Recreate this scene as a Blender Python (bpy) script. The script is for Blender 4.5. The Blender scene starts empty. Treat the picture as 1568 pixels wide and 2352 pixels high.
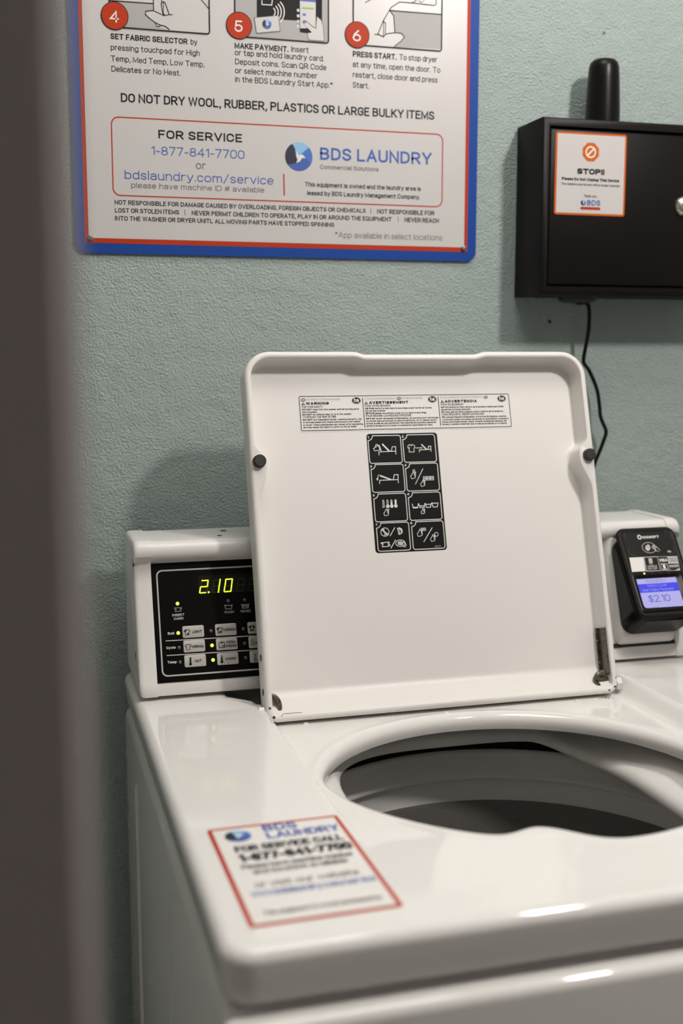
import bpy, bmesh, math, random
from mathutils import Vector, Matrix
sc = bpy.context.scene
R = math.radians
random.seed(4)

# ------------------------------------------------------------------ camera
IW, IH, FPX = 1568.0, 2352.0, 2653.0
CAM = Vector((0.0, 0.0, 1.272))
PITCH, YAW = R(7.897), R(15.7225)
FW = Vector((math.sin(YAW)*math.cos(PITCH), math.cos(YAW)*math.cos(PITCH), -math.sin(PITCH)))
RT = Vector((math.cos(YAW), -math.sin(YAW), 0.0))
UP = RT.cross(FW)
cd = bpy.data.cameras.new('camera')
cam = bpy.data.objects.new('camera', cd)
sc.collection.objects.link(cam)
cd.sensor_fit = 'VERTICAL'; cd.sensor_height = 36.0; cd.sensor_width = 24.0
cd.lens = FPX/IH*36.0
cd.clip_start = 0.01; cd.clip_end = 50
cam.matrix_world = Matrix(((RT.x, UP.x, -FW.x, CAM.x), (RT.y, UP.y, -FW.y, CAM.y), (RT.z, UP.z, -FW.z, CAM.z), (0, 0, 0, 1)))
cd.dof.use_dof = True; cd.dof.focus_distance = 1.19; cd.dof.aperture_fstop = 3.2
sc.camera = cam
sc.view_settings.view_transform = 'Standard'; sc.view_settings.look = 'None'
sc.view_settings.gamma = 1.0; sc.view_settings.exposure = 0.0
sc.view_settings.use_curve_mapping = False

# ------------------------------------------------------------------ light
LAMP = Vector((0.838, 0.400, 2.060))           # glass globe of the pendant lamp, up and right of the camera
LAMP_R, LAMP_L, LAMP_C = 0.052, 305.0, (1.0, 0.945, 0.908)
FILL_PANEL, FILL_PANEL_L = Vector((0.36, 0.68, 2.6)), 8.6    # added fill panel on the ceiling, softens the globe's shadows
w = bpy.data.worlds.new('room_air'); sc.world = w; w.use_nodes = True
w.node_tree.nodes['Background'].inputs[0].default_value = (1.0, 0.96, 0.92, 1)
w.node_tree.nodes['Background'].inputs[1].default_value = 0.02

# ------------------------------------------------------------------ materials
def mat(name, col, rough=0.5, metal=0.0, spec=0.5, emit=None, es=0.0, bump=None, coat=0.0, speck=None):
    m = bpy.data.materials.new(name); m.use_nodes = True
    nt = m.node_tree; b = nt.nodes['Principled BSDF']
    b.inputs['Base Color'].default_value = (*col, 1)
    b.inputs['Roughness'].default_value = rough
    b.inputs['Metallic'].default_value = metal
    b.inputs['Specular IOR Level'].default_value = spec
    b.inputs['Coat Weight'].default_value = coat
    b.inputs['Coat Roughness'].default_value = 0.06
    if emit:
        b.inputs['Emission Color'].default_value = (*emit, 1)
        b.inputs['Emission Strength'].default_value = es
    tc = None
    if bump or speck:
        tc = nt.nodes.new('ShaderNodeTexCoord')
    if bump:
        scale, strength, dist, detail = bump
        n = nt.nodes.new('ShaderNodeTexNoise'); n.inputs['Scale'].default_value = scale; n.inputs['Detail'].default_value = detail
        bp = nt.nodes.new('ShaderNodeBump'); bp.inputs['Strength'].default_value = strength; bp.inputs['Distance'].default_value = dist
        nt.links.new(tc.outputs['Object'], n.inputs['Vector'])
        nt.links.new(n.outputs['Fac'], bp.inputs['Height'])
        nt.links.new(bp.outputs['Normal'], b.inputs['Normal'])
    if speck:
        scale, lo_, hi_, c2 = speck
        n2 = nt.nodes.new('ShaderNodeTexNoise'); n2.inputs['Scale'].default_value = scale; n2.inputs['Detail'].default_value = 2
        rp = nt.nodes.new('ShaderNodeValToRGB')
        rp.color_ramp.elements[0].position = lo_; rp.color_ramp.elements[0].color = (*col, 1)
        rp.color_ramp.elements[1].position = hi_; rp.color_ramp.elements[1].color = (*c2, 1)
        nt.links.new(tc.outputs['Object'], n2.inputs['Vector'])
        nt.links.new(n2.outputs['Fac'], rp.inputs['Fac'])
        nt.links.new(rp.outputs['Color'], b.inputs['Base Color'])
    return m

def wall_paint():
    m = mat('teal_orange_peel_paint', (0.36, 0.44, 0.415), 0.5, spec=0.4)
    nt = m.node_tree; b = nt.nodes['Principled BSDF']
    tc = nt.nodes.new('ShaderNodeTexCoord')
    n1 = nt.nodes.new('ShaderNodeTexNoise'); n1.inputs['Scale'].default_value = 400; n1.inputs['Detail'].default_value = 3.0; n1.inputs['Roughness'].default_value = 0.45
    n2 = nt.nodes.new('ShaderNodeTexNoise'); n2.inputs['Scale'].default_value = 45; n2.inputs['Detail'].default_value = 2
    n3 = nt.nodes.new('ShaderNodeTexNoise'); n3.inputs['Scale'].default_value = 5; n3.inputs['Detail'].default_value = 3
    mx = nt.nodes.new('ShaderNodeMath'); mx.operation = 'MULTIPLY_ADD'; mx.inputs[1].default_value = 0.9
    bp = nt.nodes.new('ShaderNodeBump'); bp.inputs['Strength'].default_value = 0.9; bp.inputs['Distance'].default_value = 0.0026
    rp = nt.nodes.new('ShaderNodeValToRGB')
    rp.color_ramp.elements[0].position = 0.3; rp.color_ramp.elements[0].color = (0.35, 0.428, 0.402, 1)
    rp.color_ramp.elements[1].position = 0.7; rp.color_ramp.elements[1].color = (0.38, 0.458, 0.432, 1)
    for n in (n1, n2, n3): nt.links.new(tc.outputs['Object'], n.inputs['Vector'])
    nt.links.new(n2.outputs['Fac'], mx.inputs[0]); nt.links.new(n1.outputs['Fac'], mx.inputs[2])
    nt.links.new(mx.outputs[0], bp.inputs['Height']); nt.links.new(bp.outputs['Normal'], b.inputs['Normal'])
    nt.links.new(n3.outputs['Fac'], rp.inputs['Fac']); nt.links.new(rp.outputs['Color'], b.inputs['Base Color'])
    return m

M = dict(
    wall=wall_paint(),
    plaster=mat('warm_white_plaster', (0.66, 0.65, 0.63), 0.8, bump=(120, 0.2, 0.001, 3)),
    ceil=mat('white_ceiling', (0.78, 0.76, 0.72), 0.9),
    floor=mat('grey_floor_tile', (0.13, 0.12, 0.11), 0.45, speck=(30, 0.35, 0.7, (0.17, 0.16, 0.15))),
    jamb=mat('dark_taupe_paint', (0.37, 0.335, 0.33), 0.6, bump=(150, 0.15, 0.001, 2)),
    jamb_side_darkened=mat('taupe_darkened_against_lamp', (0.15, 0.132, 0.12), 0.65, bump=(150, 0.15, 0.001, 2)),  # casing colour darkened to counter direct lamp light on the side face
    enamel=mat('white_enamel', (0.80, 0.785, 0.755), 0.06, spec=0.5),
    enamel_lid=mat('white_lid_enamel', (0.80, 0.78, 0.745), 0.38, spec=0.4, bump=(900, 0.05, 0.0004, 2)),
    console=mat('white_console_enamel', (0.78, 0.765, 0.735), 0.33, spec=0.5, bump=(900, 0.05, 0.0004, 2)),
    plate=mat('pale_grey_mount_enamel', (0.70, 0.69, 0.665), 0.35, bump=(900, 0.05, 0.0004, 2)),
    plastic_w=mat('white_tub_plastic', (0.76, 0.75, 0.72), 0.4),
    drum=mat('grey_speckled_porcelain', (0.17, 0.163, 0.15), 0.45, spec=.3, speck=(700, 0.45, 0.7, (0.13, 0.125, 0.115))),
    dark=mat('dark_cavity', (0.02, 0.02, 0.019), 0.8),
    panel=mat('black_panel_film', (0.0035, 0.0032, 0.003), 0.32, spec=0.12, speck=(1500, 0.66, 0.72, (0.02, 0.019, 0.018))),
    sticker_k=mat('black_sticker_film', (0.007, 0.0066, 0.006), 0.5, spec=0.15, speck=(900, 0.6, 0.75, (0.02, 0.018, 0.016))),
    button=mat('pale_grey_button_film', (0.50, 0.485, 0.455), 0.5),
    white=mat('white_print', (0.78, 0.76, 0.73), 0.5),
    paper=mat('white_sign_face', (0.60, 0.585, 0.57), 0.35),
    paper_s=mat('white_sticker_face', (0.80, 0.785, 0.755), 0.3),
    ink=mat('black_ink', (0.007, 0.007, 0.008), 0.5, spec=0.2),
    ink_g=mat('grey_ink', (0.11, 0.105, 0.10), 0.5),
    ink_lg=mat('pale_grey_ink', (0.40, 0.39, 0.38), 0.5),
    blue=mat('blue_print', (0.010, 0.062, 0.31), 0.5, spec=.2),
    blue_t=mat('blue_text_ink', (0.045, 0.11, 0.40), 0.45),
    blue_n=mat('navy_print', (0.010, 0.014, 0.035), 0.45),
    blue_m=mat('mid_blue_print', (0.05, 0.16, 0.55), 0.45),
    blue_l=mat('light_blue_print', (0.25, 0.52, 0.76), 0.45),
    red=mat('orange_red_print', (0.47, 0.040, 0.008), 0.5, spec=.2),
    orange=mat('orange_print', (0.60, 0.12, 0.012), 0.5, spec=.2),
    green=mat('green_print', (0.25, 0.5, 0.06), 0.45),
    black_box=mat('black_powder_coat', (0.0068, 0.0055, 0.0050), 0.42, spec=0.17, bump=(700, 0.25, 0.0006, 2), speck=(260, 0.72, 0.78, (0.03, 0.028, 0.027))),
    black_pl=mat('black_plastic', (0.004, 0.0036, 0.0033), 0.33, spec=0.2),
    black_tx=mat('black_textured_plastic', (0.008, 0.0070, 0.0062), 0.5, spec=0.2, bump=(1200, 0.3, 0.0005, 2), speck=(700, 0.55, 0.75, (0.03, 0.026, 0.023))),
    rubber=mat('black_rubber', (0.016, 0.015, 0.013), 0.5),
    steel=mat('steel', (0.55, 0.54, 0.52), 0.3, metal=1.0),
    hinge=mat('dark_oily_steel', (0.17, 0.15, 0.12), 0.42, metal=0.8, speck=(300, 0.5, 0.7, (0.04, 0.03, 0.02))),
    nickel=mat('brushed_nickel', (0.72, 0.68, 0.60), 0.28, metal=1.0),
    chip=mat('bare_chipped_steel', (0.02, 0.017, 0.015), 0.6),
    led_on=mat('lit_yellow_green_lamp', (0.3, 0.35, 0.02), 0.3, emit=(0.50, 0.68, 0.02), es=1.2),
    led_core=mat('lamp_core', (0.6, 0.65, 0.1), 0.3, emit=(0.86, 1.0, 0.18), es=1.3),
    led_off=mat('unlit_grey_lamp', (0.10, 0.098, 0.093), 0.4),
    seg_on=mat('lit_segment', (0.3, 0.35, 0.02), 0.4, emit=(0.82, 1.0, 0.04), es=1.15),
    seg_off=mat('unlit_segment', (0.020, 0.020, 0.012), 0.4),
    display=mat('display_window', (0.011, 0.012, 0.006), 0.3, spec=0.15),
    scr_l=mat('screen_lilac', (0.05, 0.05, 0.06), 0.3, emit=(0.46, 0.44, 0.87), es=0.85),
    scr_b=mat('screen_blue', (0.02, 0.02, 0.06), 0.3, emit=(0.035, 0.045, 0.72), es=0.95),
    scr_t=mat('screen_blue_text', (0.01, 0.01, 0.05), 0.3, emit=(0.03, 0.035, 0.48), es=0.9),
    scr_k=mat('screen_dark_text', (0.01, 0.01, 0.03), 0.3, emit=(0.07, 0.06, 0.25), es=0.8),
    scr_w=mat('screen_pale_text', (0.05, 0.05, 0.06), 0.3, emit=(0.42, 0.45, 0.95), es=0.95),
    scr_c=mat('screen_cyan', (0.05, 0.05, 0.06), 0.3, emit=(0.14, 0.38, 0.85), es=0.9),
    globe=mat('lit_lamp_globe', (0.8, 0.8, 0.78), 0.5, emit=LAMP_C, es=LAMP_L),
    fill_glow=mat('added_fill_glow', (0.8, 0.8, 0.78), 0.5, emit=LAMP_C, es=FILL_PANEL_L),
    scale=mat('dried_soap_residue', (0.85, 0.84, 0.81), 0.15),
    dirt=mat('brown_lint_dirt', (0.13, 0.09, 0.055), 0.9),
)

# ------------------------------------------------------------------ mesh builder
def sstep(a, b, x):
    if a == b: return float(x >= b)
    t = min(1.0, max(0.0, (x-a)/(b-a))); return t*t*(3-2*t)

class MB:
    def __init__(s): s.v, s.f, s.m, s.mats = [], [], [], []
    def mi(s, m):
        if m not in s.mats: s.mats.append(m)
        return s.mats.index(m)
    def add(s, verts, faces, m):
        o = len(s.v); k = s.mi(m)
        s.v.extend([Vector(p) for p in verts])
        for f in faces: s.f.append([i+o for i in f]); s.m.append(k)
    def bm(s, b, m, mx=None):
        b.verts.index_update()
        s.add([(mx @ v.co if mx else v.co.copy()) for v in b.verts], [[v.index for v in f.verts] for f in b.faces], m); b.free()
    def box(s, lo, hi, m, r=0.0, seg=2, mx=None):
        b = bmesh.new(); bmesh.ops.create_cube(b, size=1)
        c = (Vector(lo)+Vector(hi))/2; d = Vector(hi)-Vector(lo)
        for v in b.verts: v.co = Vector((v.co.x*d.x, v.co.y*d.y, v.co.z*d.z))+c
        if r > 0: bmesh.ops.bevel(b, geom=list(b.edges), offset=r, segments=seg, profile=0.5, affect='EDGES')
        s.bm(b, m, mx)
    def tube(s, path, rad, m, n=10, caps=True):
        path = [Vector(p) for p in path]; vs, fs = [], []
        up = Vector((0.13, 0.31, 0.94)); prev = None
        for i, p in enumerate(path):
            t = (path[min(i+1, len(path)-1)]-path[max(i-1, 0)]).normalized()
            a = (prev if prev is not None else up); a = (a - t*a.dot(t))
            if a.length < 1e-5: a = Vector((1, 0, 0)) - t*t.x
            a.normalize(); prev = a; b = t.cross(a)
            rr = rad[i] if isinstance(rad, (list, tuple)) else rad
            for k in range(n):
                q = 2*math.pi*k/n; vs.append(p+a*rr*math.cos(q)+b*rr*math.sin(q))
        L = len(path)
        for i in range(L-1):
            for k in range(n): fs.append([i*n+k, i*n+(k+1) % n, (i+1)*n+(k+1) % n, (i+1)*n+k])
        if caps: fs.append(list(range(n))[::-1]); fs.append([(L-1)*n+k for k in range(n)])
        s.add(vs, fs, m)
    def lathe(s, prof, c, m, n=64, axis=Vector((0, 0, 1)), close=False):
        a = axis.normalized(); x = a.orthogonal().normalized(); y = a.cross(x); vs, fs = [], []
        for (r, h) in prof:
            for k in range(n):
                q = 2*math.pi*k/n; vs.append(Vector(c)+a*h+x*r*math.cos(q)+y*r*math.sin(q))
        for i in range(len(prof)-1):
            for k in range(n): fs.append([i*n+k, i*n+(k+1) % n, (i+1)*n+(k+1) % n, (i+1)*n+k])
        if close: fs.append([k for k in range(n)][::-1]); fs.append([(len(prof)-1)*n+k for k in range(n)])
        s.add(vs, fs, m)
    def rings(s, rs, m, cap0=False, cap1=False, closed=True):
        n = len(rs[0]); vs = [p for r in rs for p in r]; fs = []
        for i in range(len(rs)-1):
            for k in range(n if closed else n-1): fs.append([i*n+k, i*n+(k+1) % n, (i+1)*n+(k+1) % n, (i+1)*n+k])
        if cap0: fs.append(list(range(n))[::-1])
        if cap1: fs.append([(len(rs)-1)*n+k for k in range(n)])
        s.add(vs, fs, m)
    def build(s, name, parent=None, smooth=R(35)):
        root = parent
        while root is not None and root.parent is not None: root = root.parent
        o = Vector(root.location) if root else Vector((0, 0, 0))
        me = bpy.data.meshes.new(name)
        me.from_pydata([tuple(p-o) for p in s.v], [], s.f)
        for m in s.mats: me.materials.append(m)
        me.polygons.foreach_set('material_index', s.m)
        if smooth:
            me.polygons.foreach_set('use_smooth', [True]*len(me.polygons)); me.update()
            bmx = bmesh.new(); bmx.from_mesh(me); bmesh.ops.recalc_face_normals(bmx, faces=bmx.faces); bmx.to_mesh(me); bmx.free()
            me.set_sharp_from_angle(angle=smooth)
        me.update()
        ob = bpy.data.objects.new(name, me); sc.collection.objects.link(ob)
        if parent: ob.parent = parent
        return ob

def tag(o, label=None, cat=None, group=None, kind=None):
    if label: o['label'] = label
    if cat: o['category'] = cat
    if group: o['group'] = group
    if kind: o['kind'] = kind
    return o
def thing(name, loc, label, cat):
    o = bpy.data.objects.new(name, None); sc.collection.objects.link(o)
    o.empty_display_size = 0.05; o.location = loc
    return tag(o, label, cat)

# ------------------------------------------------------------------ flat surfaces: a plane in the room with its own 2-D frame
def ray(x, y): return FW + RT*((x-IW/2)/FPX) - UP*((y-IH/2)/FPX)
class Plane:
    def __init__(s, O, u, v): s.O = Vector(O); s.u = Vector(u).normalized(); s.v = Vector(v).normalized(); s.n = s.u.cross(s.v)
    def uv(s, x, y):                       # where the line of sight of a photo pixel meets this surface
        d = ray(x, y); t = (s.O-CAM).dot(s.n)/d.dot(s.n); q = CAM+d*t-s.O
        return (q.dot(s.u), q.dot(s.v))
    def pt(s, u, v, h=0.0): return s.O+s.u*u+s.v*v+s.n*h
    def shifted(s, h): return Plane(s.O+s.n*h, s.u, s.v)
    def along(s, p, q):                    # same plane, u axis running from pixel p to pixel q
        a, b = s.uv(*p), s.uv(*q); d = (s.u*(b[0]-a[0])+s.v*(b[1]-a[1])).normalized()
        return Plane(s.pt(*a), d, s.n.cross(d))
def Zm(x0, y0, k): return lambda x, y: (x0+x*k, y0+y*k)

# ---- a plain sans alphabet drawn as pen strokes (cap height 1)
def _arc(cx, cy, rx, ry, a0, a1):
    n = max(2, int(abs(a1-a0)/26)); return [(cx+rx*math.cos(R(a0+(a1-a0)*i/n)), cy+ry*math.sin(R(a0+(a1-a0)*i/n))) for i in range(n+1)]
def _oval(x0, x1, y0, y1, ry=None):
    rx = (x1-x0)/2; ry = ry or min((y1-y0)/2, rx*1.15); c = (x0+x1)/2
    o = _arc(c, y1-ry, rx, ry, 0, 180)+_arc(c, y0+ry, rx, ry, 180, 360); return o+[o[0], o[1]]
_S = _arc(.26, .755, .245, .245, 15, 180)+[(.05, .62), (.17, .545), (.35, .47), (.47, .385)]+_arc(.265, .25, .255, .25, 10, -170)
_P = [(0, .46), (.28, .46)]+_arc(.28, .73, .25, .27, -90, 90)+[(0, 1)]
_x = .73
_bowl = _oval(0, .42, 0, _x)
GL = {
 'A': [[(0, 0), (.3, 1), (.6, 0)], [(.1, .32), (.5, .32)]],
 'B': [[(0, 0), (0, 1), (.25, 1)]+_arc(.25, .765, .23, .235, 90, -90)+[(0, .53)], [(.24, .53)]+_arc(.25, .265, .27, .265, 90, -90)+[(0, 0)]],
 'C': [_arc(.27, .7, .27, .3, 5, 180)+_arc(.27, .3, .27, .3, 180, 355)],
 'D': [[(0, 0), (0, 1), (.2, 1)]+_arc(.2, .66, .34, .34, 90, 0)+_arc(.2, .34, .34, .34, 0, -90)+[(0, 0)]],
 'E': [[(.45, 1), (0, 1), (0, 0), (.45, 0)], [(0, .52), (.39, .52)]],
 'F': [[(.44, 1), (0, 1), (0, 0)], [(0, .49), (.38, .49)]],
 'G': [_arc(.27, .7, .27, .3, 10, 180)+_arc(.27, .3, .27, .3, 180, 360)+[(.54, .47), (.3, .47)]],
 'H': [[(0, 0), (0, 1)], [(.54, 0), (.54, 1)], [(0, .52), (.54, .52)]],
 'I': [[(0, 0), (0, 1)]], 'J': [[(.42, 1), (.42, .25)]+_arc(.21, .25, .21, .25, 0, -175)],
 'K': [[(0, 0), (0, 1)], [(.52, 1), (0, .4)], [(.17, .6), (.55, 0)]],
 'L': [[(0, 1), (0, 0), (.43, 0)]], 'M': [[(0, 0), (0, 1), (.35, .12), (.7, 1), (.7, 0)]],
 'N': [[(0, 0), (0, 1), (.55, 0), (.55, 1)]], 'O': [_oval(0, .57, 0, 1)], 'P': [[(0, 0), (0, .46)]+_P[1:]+[(0, .4)]],
 'Q': [_oval(0, .57, 0, 1), [(.34, .2), (.6, -.09)]], 'R': [[(0, 0), (0, .46)]+_P[1:]+[(0, .4)], [(.27, .46), (.54, 0)]],
 'S': [_S], 'T': [[(0, 1), (.57, 1)], [(.285, 1), (.285, 0)]], 'U': [[(0, 1)]+_arc(.27, .27, .27, .27, 180, 360)+[(.54, 1)]],
 'V': [[(0, 1), (.29, 0), (.58, 1)]], 'W': [[(0, 1), (.2, 0), (.42, 1), (.64, 0), (.84, 1)]], 'X': [[(0, 0), (.56, 1)], [(0, 1), (.56, 0)]],
 'Y': [[(0, 1), (.28, .42), (.56, 1)], [(.28, .42), (.28, 0)]], 'Z': [[(0, 1), (.52, 1), (0, 0), (.53, 0)]],
 'a': [_arc(.2, .54, .19, .19, 165, 0)+[(.39, 0)], [(.39, .43), (.2, .43)]+_arc(.19, .215, .19, .215, 90, 280)+[(.39, .14)]],
 'b': [[(0, 0), (0, 1)], _bowl], 'c': [_arc(.2, .5, .2, .23, 20, 180)+_arc(.2, .23, .2, .23, 180, 340)], 'd': [[(.42, 0), (.42, 1)], _bowl],
 'e': [[(0, .38), (.41, .38)]+_arc(.205, .48, .205, .25, 0, 180)+_arc(.205, .25, .205, .25, 180, 325)],
 'f': [_arc(.27, .83, .15, .17, 65, 180)+[(.12, 0)], [(0, .7), (.27, .7)]], 'g': [_bowl, [(.42, _x), (.42, -.05)]+_arc(.21, -.05, .21, .2, 0, -155)],
 'h': [[(0, 0), (0, 1)], _arc(.2, .5, .2, .23, 180, 0)+[(.4, 0)]], 'i': [[(0, 0), (0, _x)], [(0, .93), (0, .95)]],
 'j': [[(.08, _x), (.08, -.1)]+_arc(-.03, -.1, .11, .14, 0, -90), [(.08, .93), (.08, .95)]], 'k': [[(0, 0), (0, 1)], [(.37, _x), (0, .29)], [(.12, .44), (.4, 0)]],
 'l': [[(0, 0), (0, 1)]], 'm': [[(0, 0), (0, _x)], _arc(.165, .52, .165, .21, 180, 0)+[(.33, 0)], _arc(.495, .52, .165, .21, 180, 0)+[(.66, 0)]],
 'n': [[(0, 0), (0, _x)], _arc(.2, .5, .2, .23, 180, 0)+[(.4, 0)]], 'o': [_oval(0, .44, 0, _x)], 'p': [[(0, -.25), (0, _x)], _bowl], 'q': [[(.42, -.25), (.42, _x)], _bowl],
 'r': [[(0, 0), (0, _x)], _arc(.2, .47, .2, .25, 180, 75)], 's': [[(x*.72, y*_x) for x, y in _S]],
 't': [[(.12, .93), (.12, .18)]+_arc(.26, .17, .14, .17, 180, 285), [(0, .71), (.27, .71)]], 'u': [[(0, _x)]+_arc(.2, .22, .2, .22, 180, 360)+[(.4, _x)], [(.4, .3), (.4, 0)]],
 'v': [[(0, _x), (.21, 0), (.42, _x)]], 'w': [[(0, _x), (.16, 0), (.32, _x), (.48, 0), (.64, _x)]], 'x': [[(0, 0), (.41, _x)], [(0, _x), (.41, 0)]],
 'y': [[(0, _x), (.215, .03)], [(.43, _x), (.17, -.17), (.03, -.23)]], 'z': [[(0, _x), (.38, _x), (0, 0), (.39, 0)]],
 '0': [_oval(0, .5, 0, 1)], '1': [[(0, .82), (.2, 1), (.2, 0)]], '2': [_arc(.245, .74, .235, .26, 170, -25)+[(0, 0), (.5, 0)]],
 '3': [_arc(.24, .75, .23, .25, 165, -80)+[(.16, .53)], [(.2, .53)]+_arc(.24, .265, .25, .265, 85, -168)],
 '4': [[(.4, 0), (.4, 1), (0, .3), (.54, .3)]], '5': [[(.45, 1), (.08, 1), (.04, .5)]+_arc(.24, .31, .25, .31, 120, -165)],
 '6': [_oval(0, .5, 0, .6, .29), [(.02, .3), (.08, .62), (.36, 1)]], '7': [[(0, 1), (.48, 1), (.16, 0)]], '8': [_oval(.02, .47, .53, 1, .235), _oval(0, .5, 0, .53, .265)], '9': [_oval(0, .5, .4, 1, .29), [(.48, .7), (.42, .38), (.14, 0)]],
 '.': [[(0, 0), (0, .02)]], ',': [[(.05, .03), (0, -.16)]], '!': [[(0, .32), (0, 1)], [(0, 0), (0, .02)]], "'": [[(0, 1), (0, .78)]], '-': [[(0, .4), (.27, .4)]],
 '|': [[(0, -.05), (0, 1)]], '/': [[(0, -.1), (.36, 1.02)]], '#': [[(.08, 0), (.2, 1)], [(.34, 0), (.46, 1)], [(0, .33), (.5, .33)], [(.04, .67), (.54, .67)]],
 '*': [[(.16, .98), (.16, .66)], [(.02, .9), (.3, .74)], [(.02, .74), (.3, .9)]], '$': [[(x*.92, y*.9+.05) for x, y in _S], [(.24, 1.08), (.24, -.08)]], '<': [[(.36, .75), (0, .38), (.36, 0)]],
}
for _b, _a, _n in (('e', 'é', 0), ('o', 'ó', 0), ('E', 'É', 0)):
    top_ = 1.08 if _b == 'E' else .82; GL[_a] = GL[_b]+[[(.17, top_), (.3, top_+.15)]]
GL['è'] = GL['e']+[[(.12, .97), (.25, .82)]]; GL['ê'] = GL['e']+[[(.07, .83), (.2, .97), (.33, .83)]]; GL['ñ'] = GL['n']+[[(.05, .86), (.15, .93), (.26, .86), (.36, .93)]]
def ribbon(pts, w):
    """a pen stroke of width w along pts: one strip of quads with mitred joints, closed when the ends meet"""
    P = [Vector((p[0], p[1])) for p in pts]
    P = [p for i, p in enumerate(P) if i == 0 or (p-P[i-1]).length > 1e-9]
    cl = len(P) > 3 and (P[0]-P[-2]).length < 1e-9 and (P[1]-P[-1]).length < 1e-9
    if cl: P = P[:-2]
    elif len(P) > 3 and (P[0]-P[-1]).length < 1e-9: cl = True; P = P[:-1]
    n = len(P)
    if n < 2: return None
    if not cl:
        d0 = P[1]-P[0]; d1 = P[-1]-P[-2]; P[0] = P[0]-d0.normalized()*w/2; P[-1] = P[-1]+d1.normalized()*w/2
    L, Q = [], []
    for i in range(n):
        a = (P[i]-P[i-1]).normalized() if (i > 0 or cl) else None; b = (P[(i+1) % n]-P[i]).normalized() if (i < n-1 or cl) else None
        a = a or b; b = b or a
        m_ = Vector((-(a.y+b.y), a.x+b.x))
        if m_.length < 1e-6: m_ = Vector((-a.y, a.x))
        m_.normalize(); c = max(.42, m_.dot(Vector((-a.y, a.x)))); m_ = m_*(w/2/c); L.append(P[i]+m_); Q.append(P[i]-m_)
    return L+Q, [[i, n+i, n+(i+1) % n, (i+1) % n] for i in range(n if cl else n-1)]
def letters(t, x0, y0, W, h, wt, shear=0.0, sp=1.0):
    """strokes of a line of text starting at (x0, y0), W wide, cap height h, pen weight wt (share of h)"""
    x, out = 0.0, []
    for ch in t:
        if ch == ' ': x += .25+.25*wt; continue
        g = GL[ch]; xs = [p[0] for s_ in g for p in s_]; lo, hi = min(xs), max(xs)
        for s_ in g: out.append([(p[0]-lo+x+shear*p[1], p[1]) for p in s_])
        x += hi-lo+(.075+wt)*sp
    if not out: return []
    hi = max(p[0] for s_ in out for p in s_); w_ = wt*h; k = (W-w_)/max(hi, 1e-6) if hi > 1e-6 else 0
    if hi < .05: k = h
    return [ribbon([(x0+w_/2+p[0]*k, y0+w_/2+p[1]*(h-w_)) for p in s_], w_) for s_ in out]
WT = lambda off: max(.07, .115+off*4.0)

class Print(MB):
    def __init__(s, plane, zoom, step=0.00012):
        super().__init__(); s.p, s.z, s.h0, s.lay = plane, zoom, step, 0
    def P(s, x, y, z=None): return s.p.uv(*(z or s.z)(x, y))
    def poly(s, uv, m, k=1): s.add([s.p.pt(a, b, k*s.h0) for a, b in uv], [list(range(len(uv)))], m)
    def zpoly(s, pts, m, k=1, z=None): s.poly([s.P(*q, z) for q in pts], m, k)
    def disc(s, c, r, m, k=1, n=28, ry=None):
        s.poly([(c[0]+r*math.cos(2*math.pi*i/n), c[1]+(ry or r)*math.sin(2*math.pi*i/n)) for i in range(n)], m, k)
    def stroke(s, uv, w, m, k=1, closed=False):
        r_ = ribbon(list(uv)+([uv[0]] if closed else []), w)
        if r_: s.lay = (s.lay+1) % 40; s.add([s.p.pt(q.x, q.y, k*s.h0+s.lay*1.5e-6) for q in r_[0]], r_[1], m)
    def line(s, pts, w, m, k=1, closed=False, z=None): s.stroke([s.P(*q, z) for q in pts], w, m, k, closed)
    def rr(s, a, b, r, n=6):
        x0, x1 = sorted((a[0], b[0])); y0, y1 = sorted((a[1], b[1])); out = []
        for cx, cy, st in ((x1-r, y0+r, -90), (x1-r, y1-r, 0), (x0+r, y1-r, 90), (x0+r, y0+r, 180)):
            for i in range(n+1):
                q = R(st+90*i/n); out.append((cx+r*math.cos(q), cy+r*math.sin(q)))
        return out
    def text(s, t, a, b, cap, m, off=0.0, k=1, za=None, zb=None, shear=0.0, sp=1.0, capm=None, level=True):
        za = za or s.z; zb = zb or za
        A = s.p.uv(*za(*a)); B = s.p.uv(*zb(*b))
        T = s.p.uv(*za(a[0], a[1]-cap)); h = capm or abs(T[1]-A[1])
        s.write(t, A[0], (A[1]+B[1])/2, B[0]-A[0], h, m, off, k, shear, sp)
    def write(s, t, x0, y0, W, h, m, off=0.0, k=1, shear=0.0, sp=1.0):
        for r_ in letters(t, x0, y0, W, h, WT(off), shear, sp):
            if r_: s.lay = (s.lay+1) % 40; s.add([s.p.pt(q.x, q.y, k*s.h0+s.lay*1.5e-6) for q in r_[0]], r_[1], m)
    def flat(s, name, parent): return s.build(name, parent, smooth=None)

# ================================================================== the room
YW = 1.342
def struct(name, lo, hi, m):
    b = MB(); b.box(lo, hi, m); return tag(b.build(name, None, None), kind='structure')
struct('floor', (-1.3, -1.9, -0.05), (2.5, 1.45, 0.0), M['floor'])
struct('ceiling', (-1.3, -1.9, 2.6), (2.5, 1.45, 2.65), M['ceil'])
wb = struct('wall_back', (-1.3, YW, 0.0), (2.5, 1.45, 2.6), M['wall'])
struct('wall_right', (2.4, -1.8, 0.0), (2.5, YW, 2.6), M['plaster'])
struct('wall_left', (-1.3, -1.8, 0.0), (-1.2, YW, 2.6), M['plaster'])
struct('wall_front', (-1.3, -1.9, 0.0), (2.5, -1.8, 2.6), M['jamb'])
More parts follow.
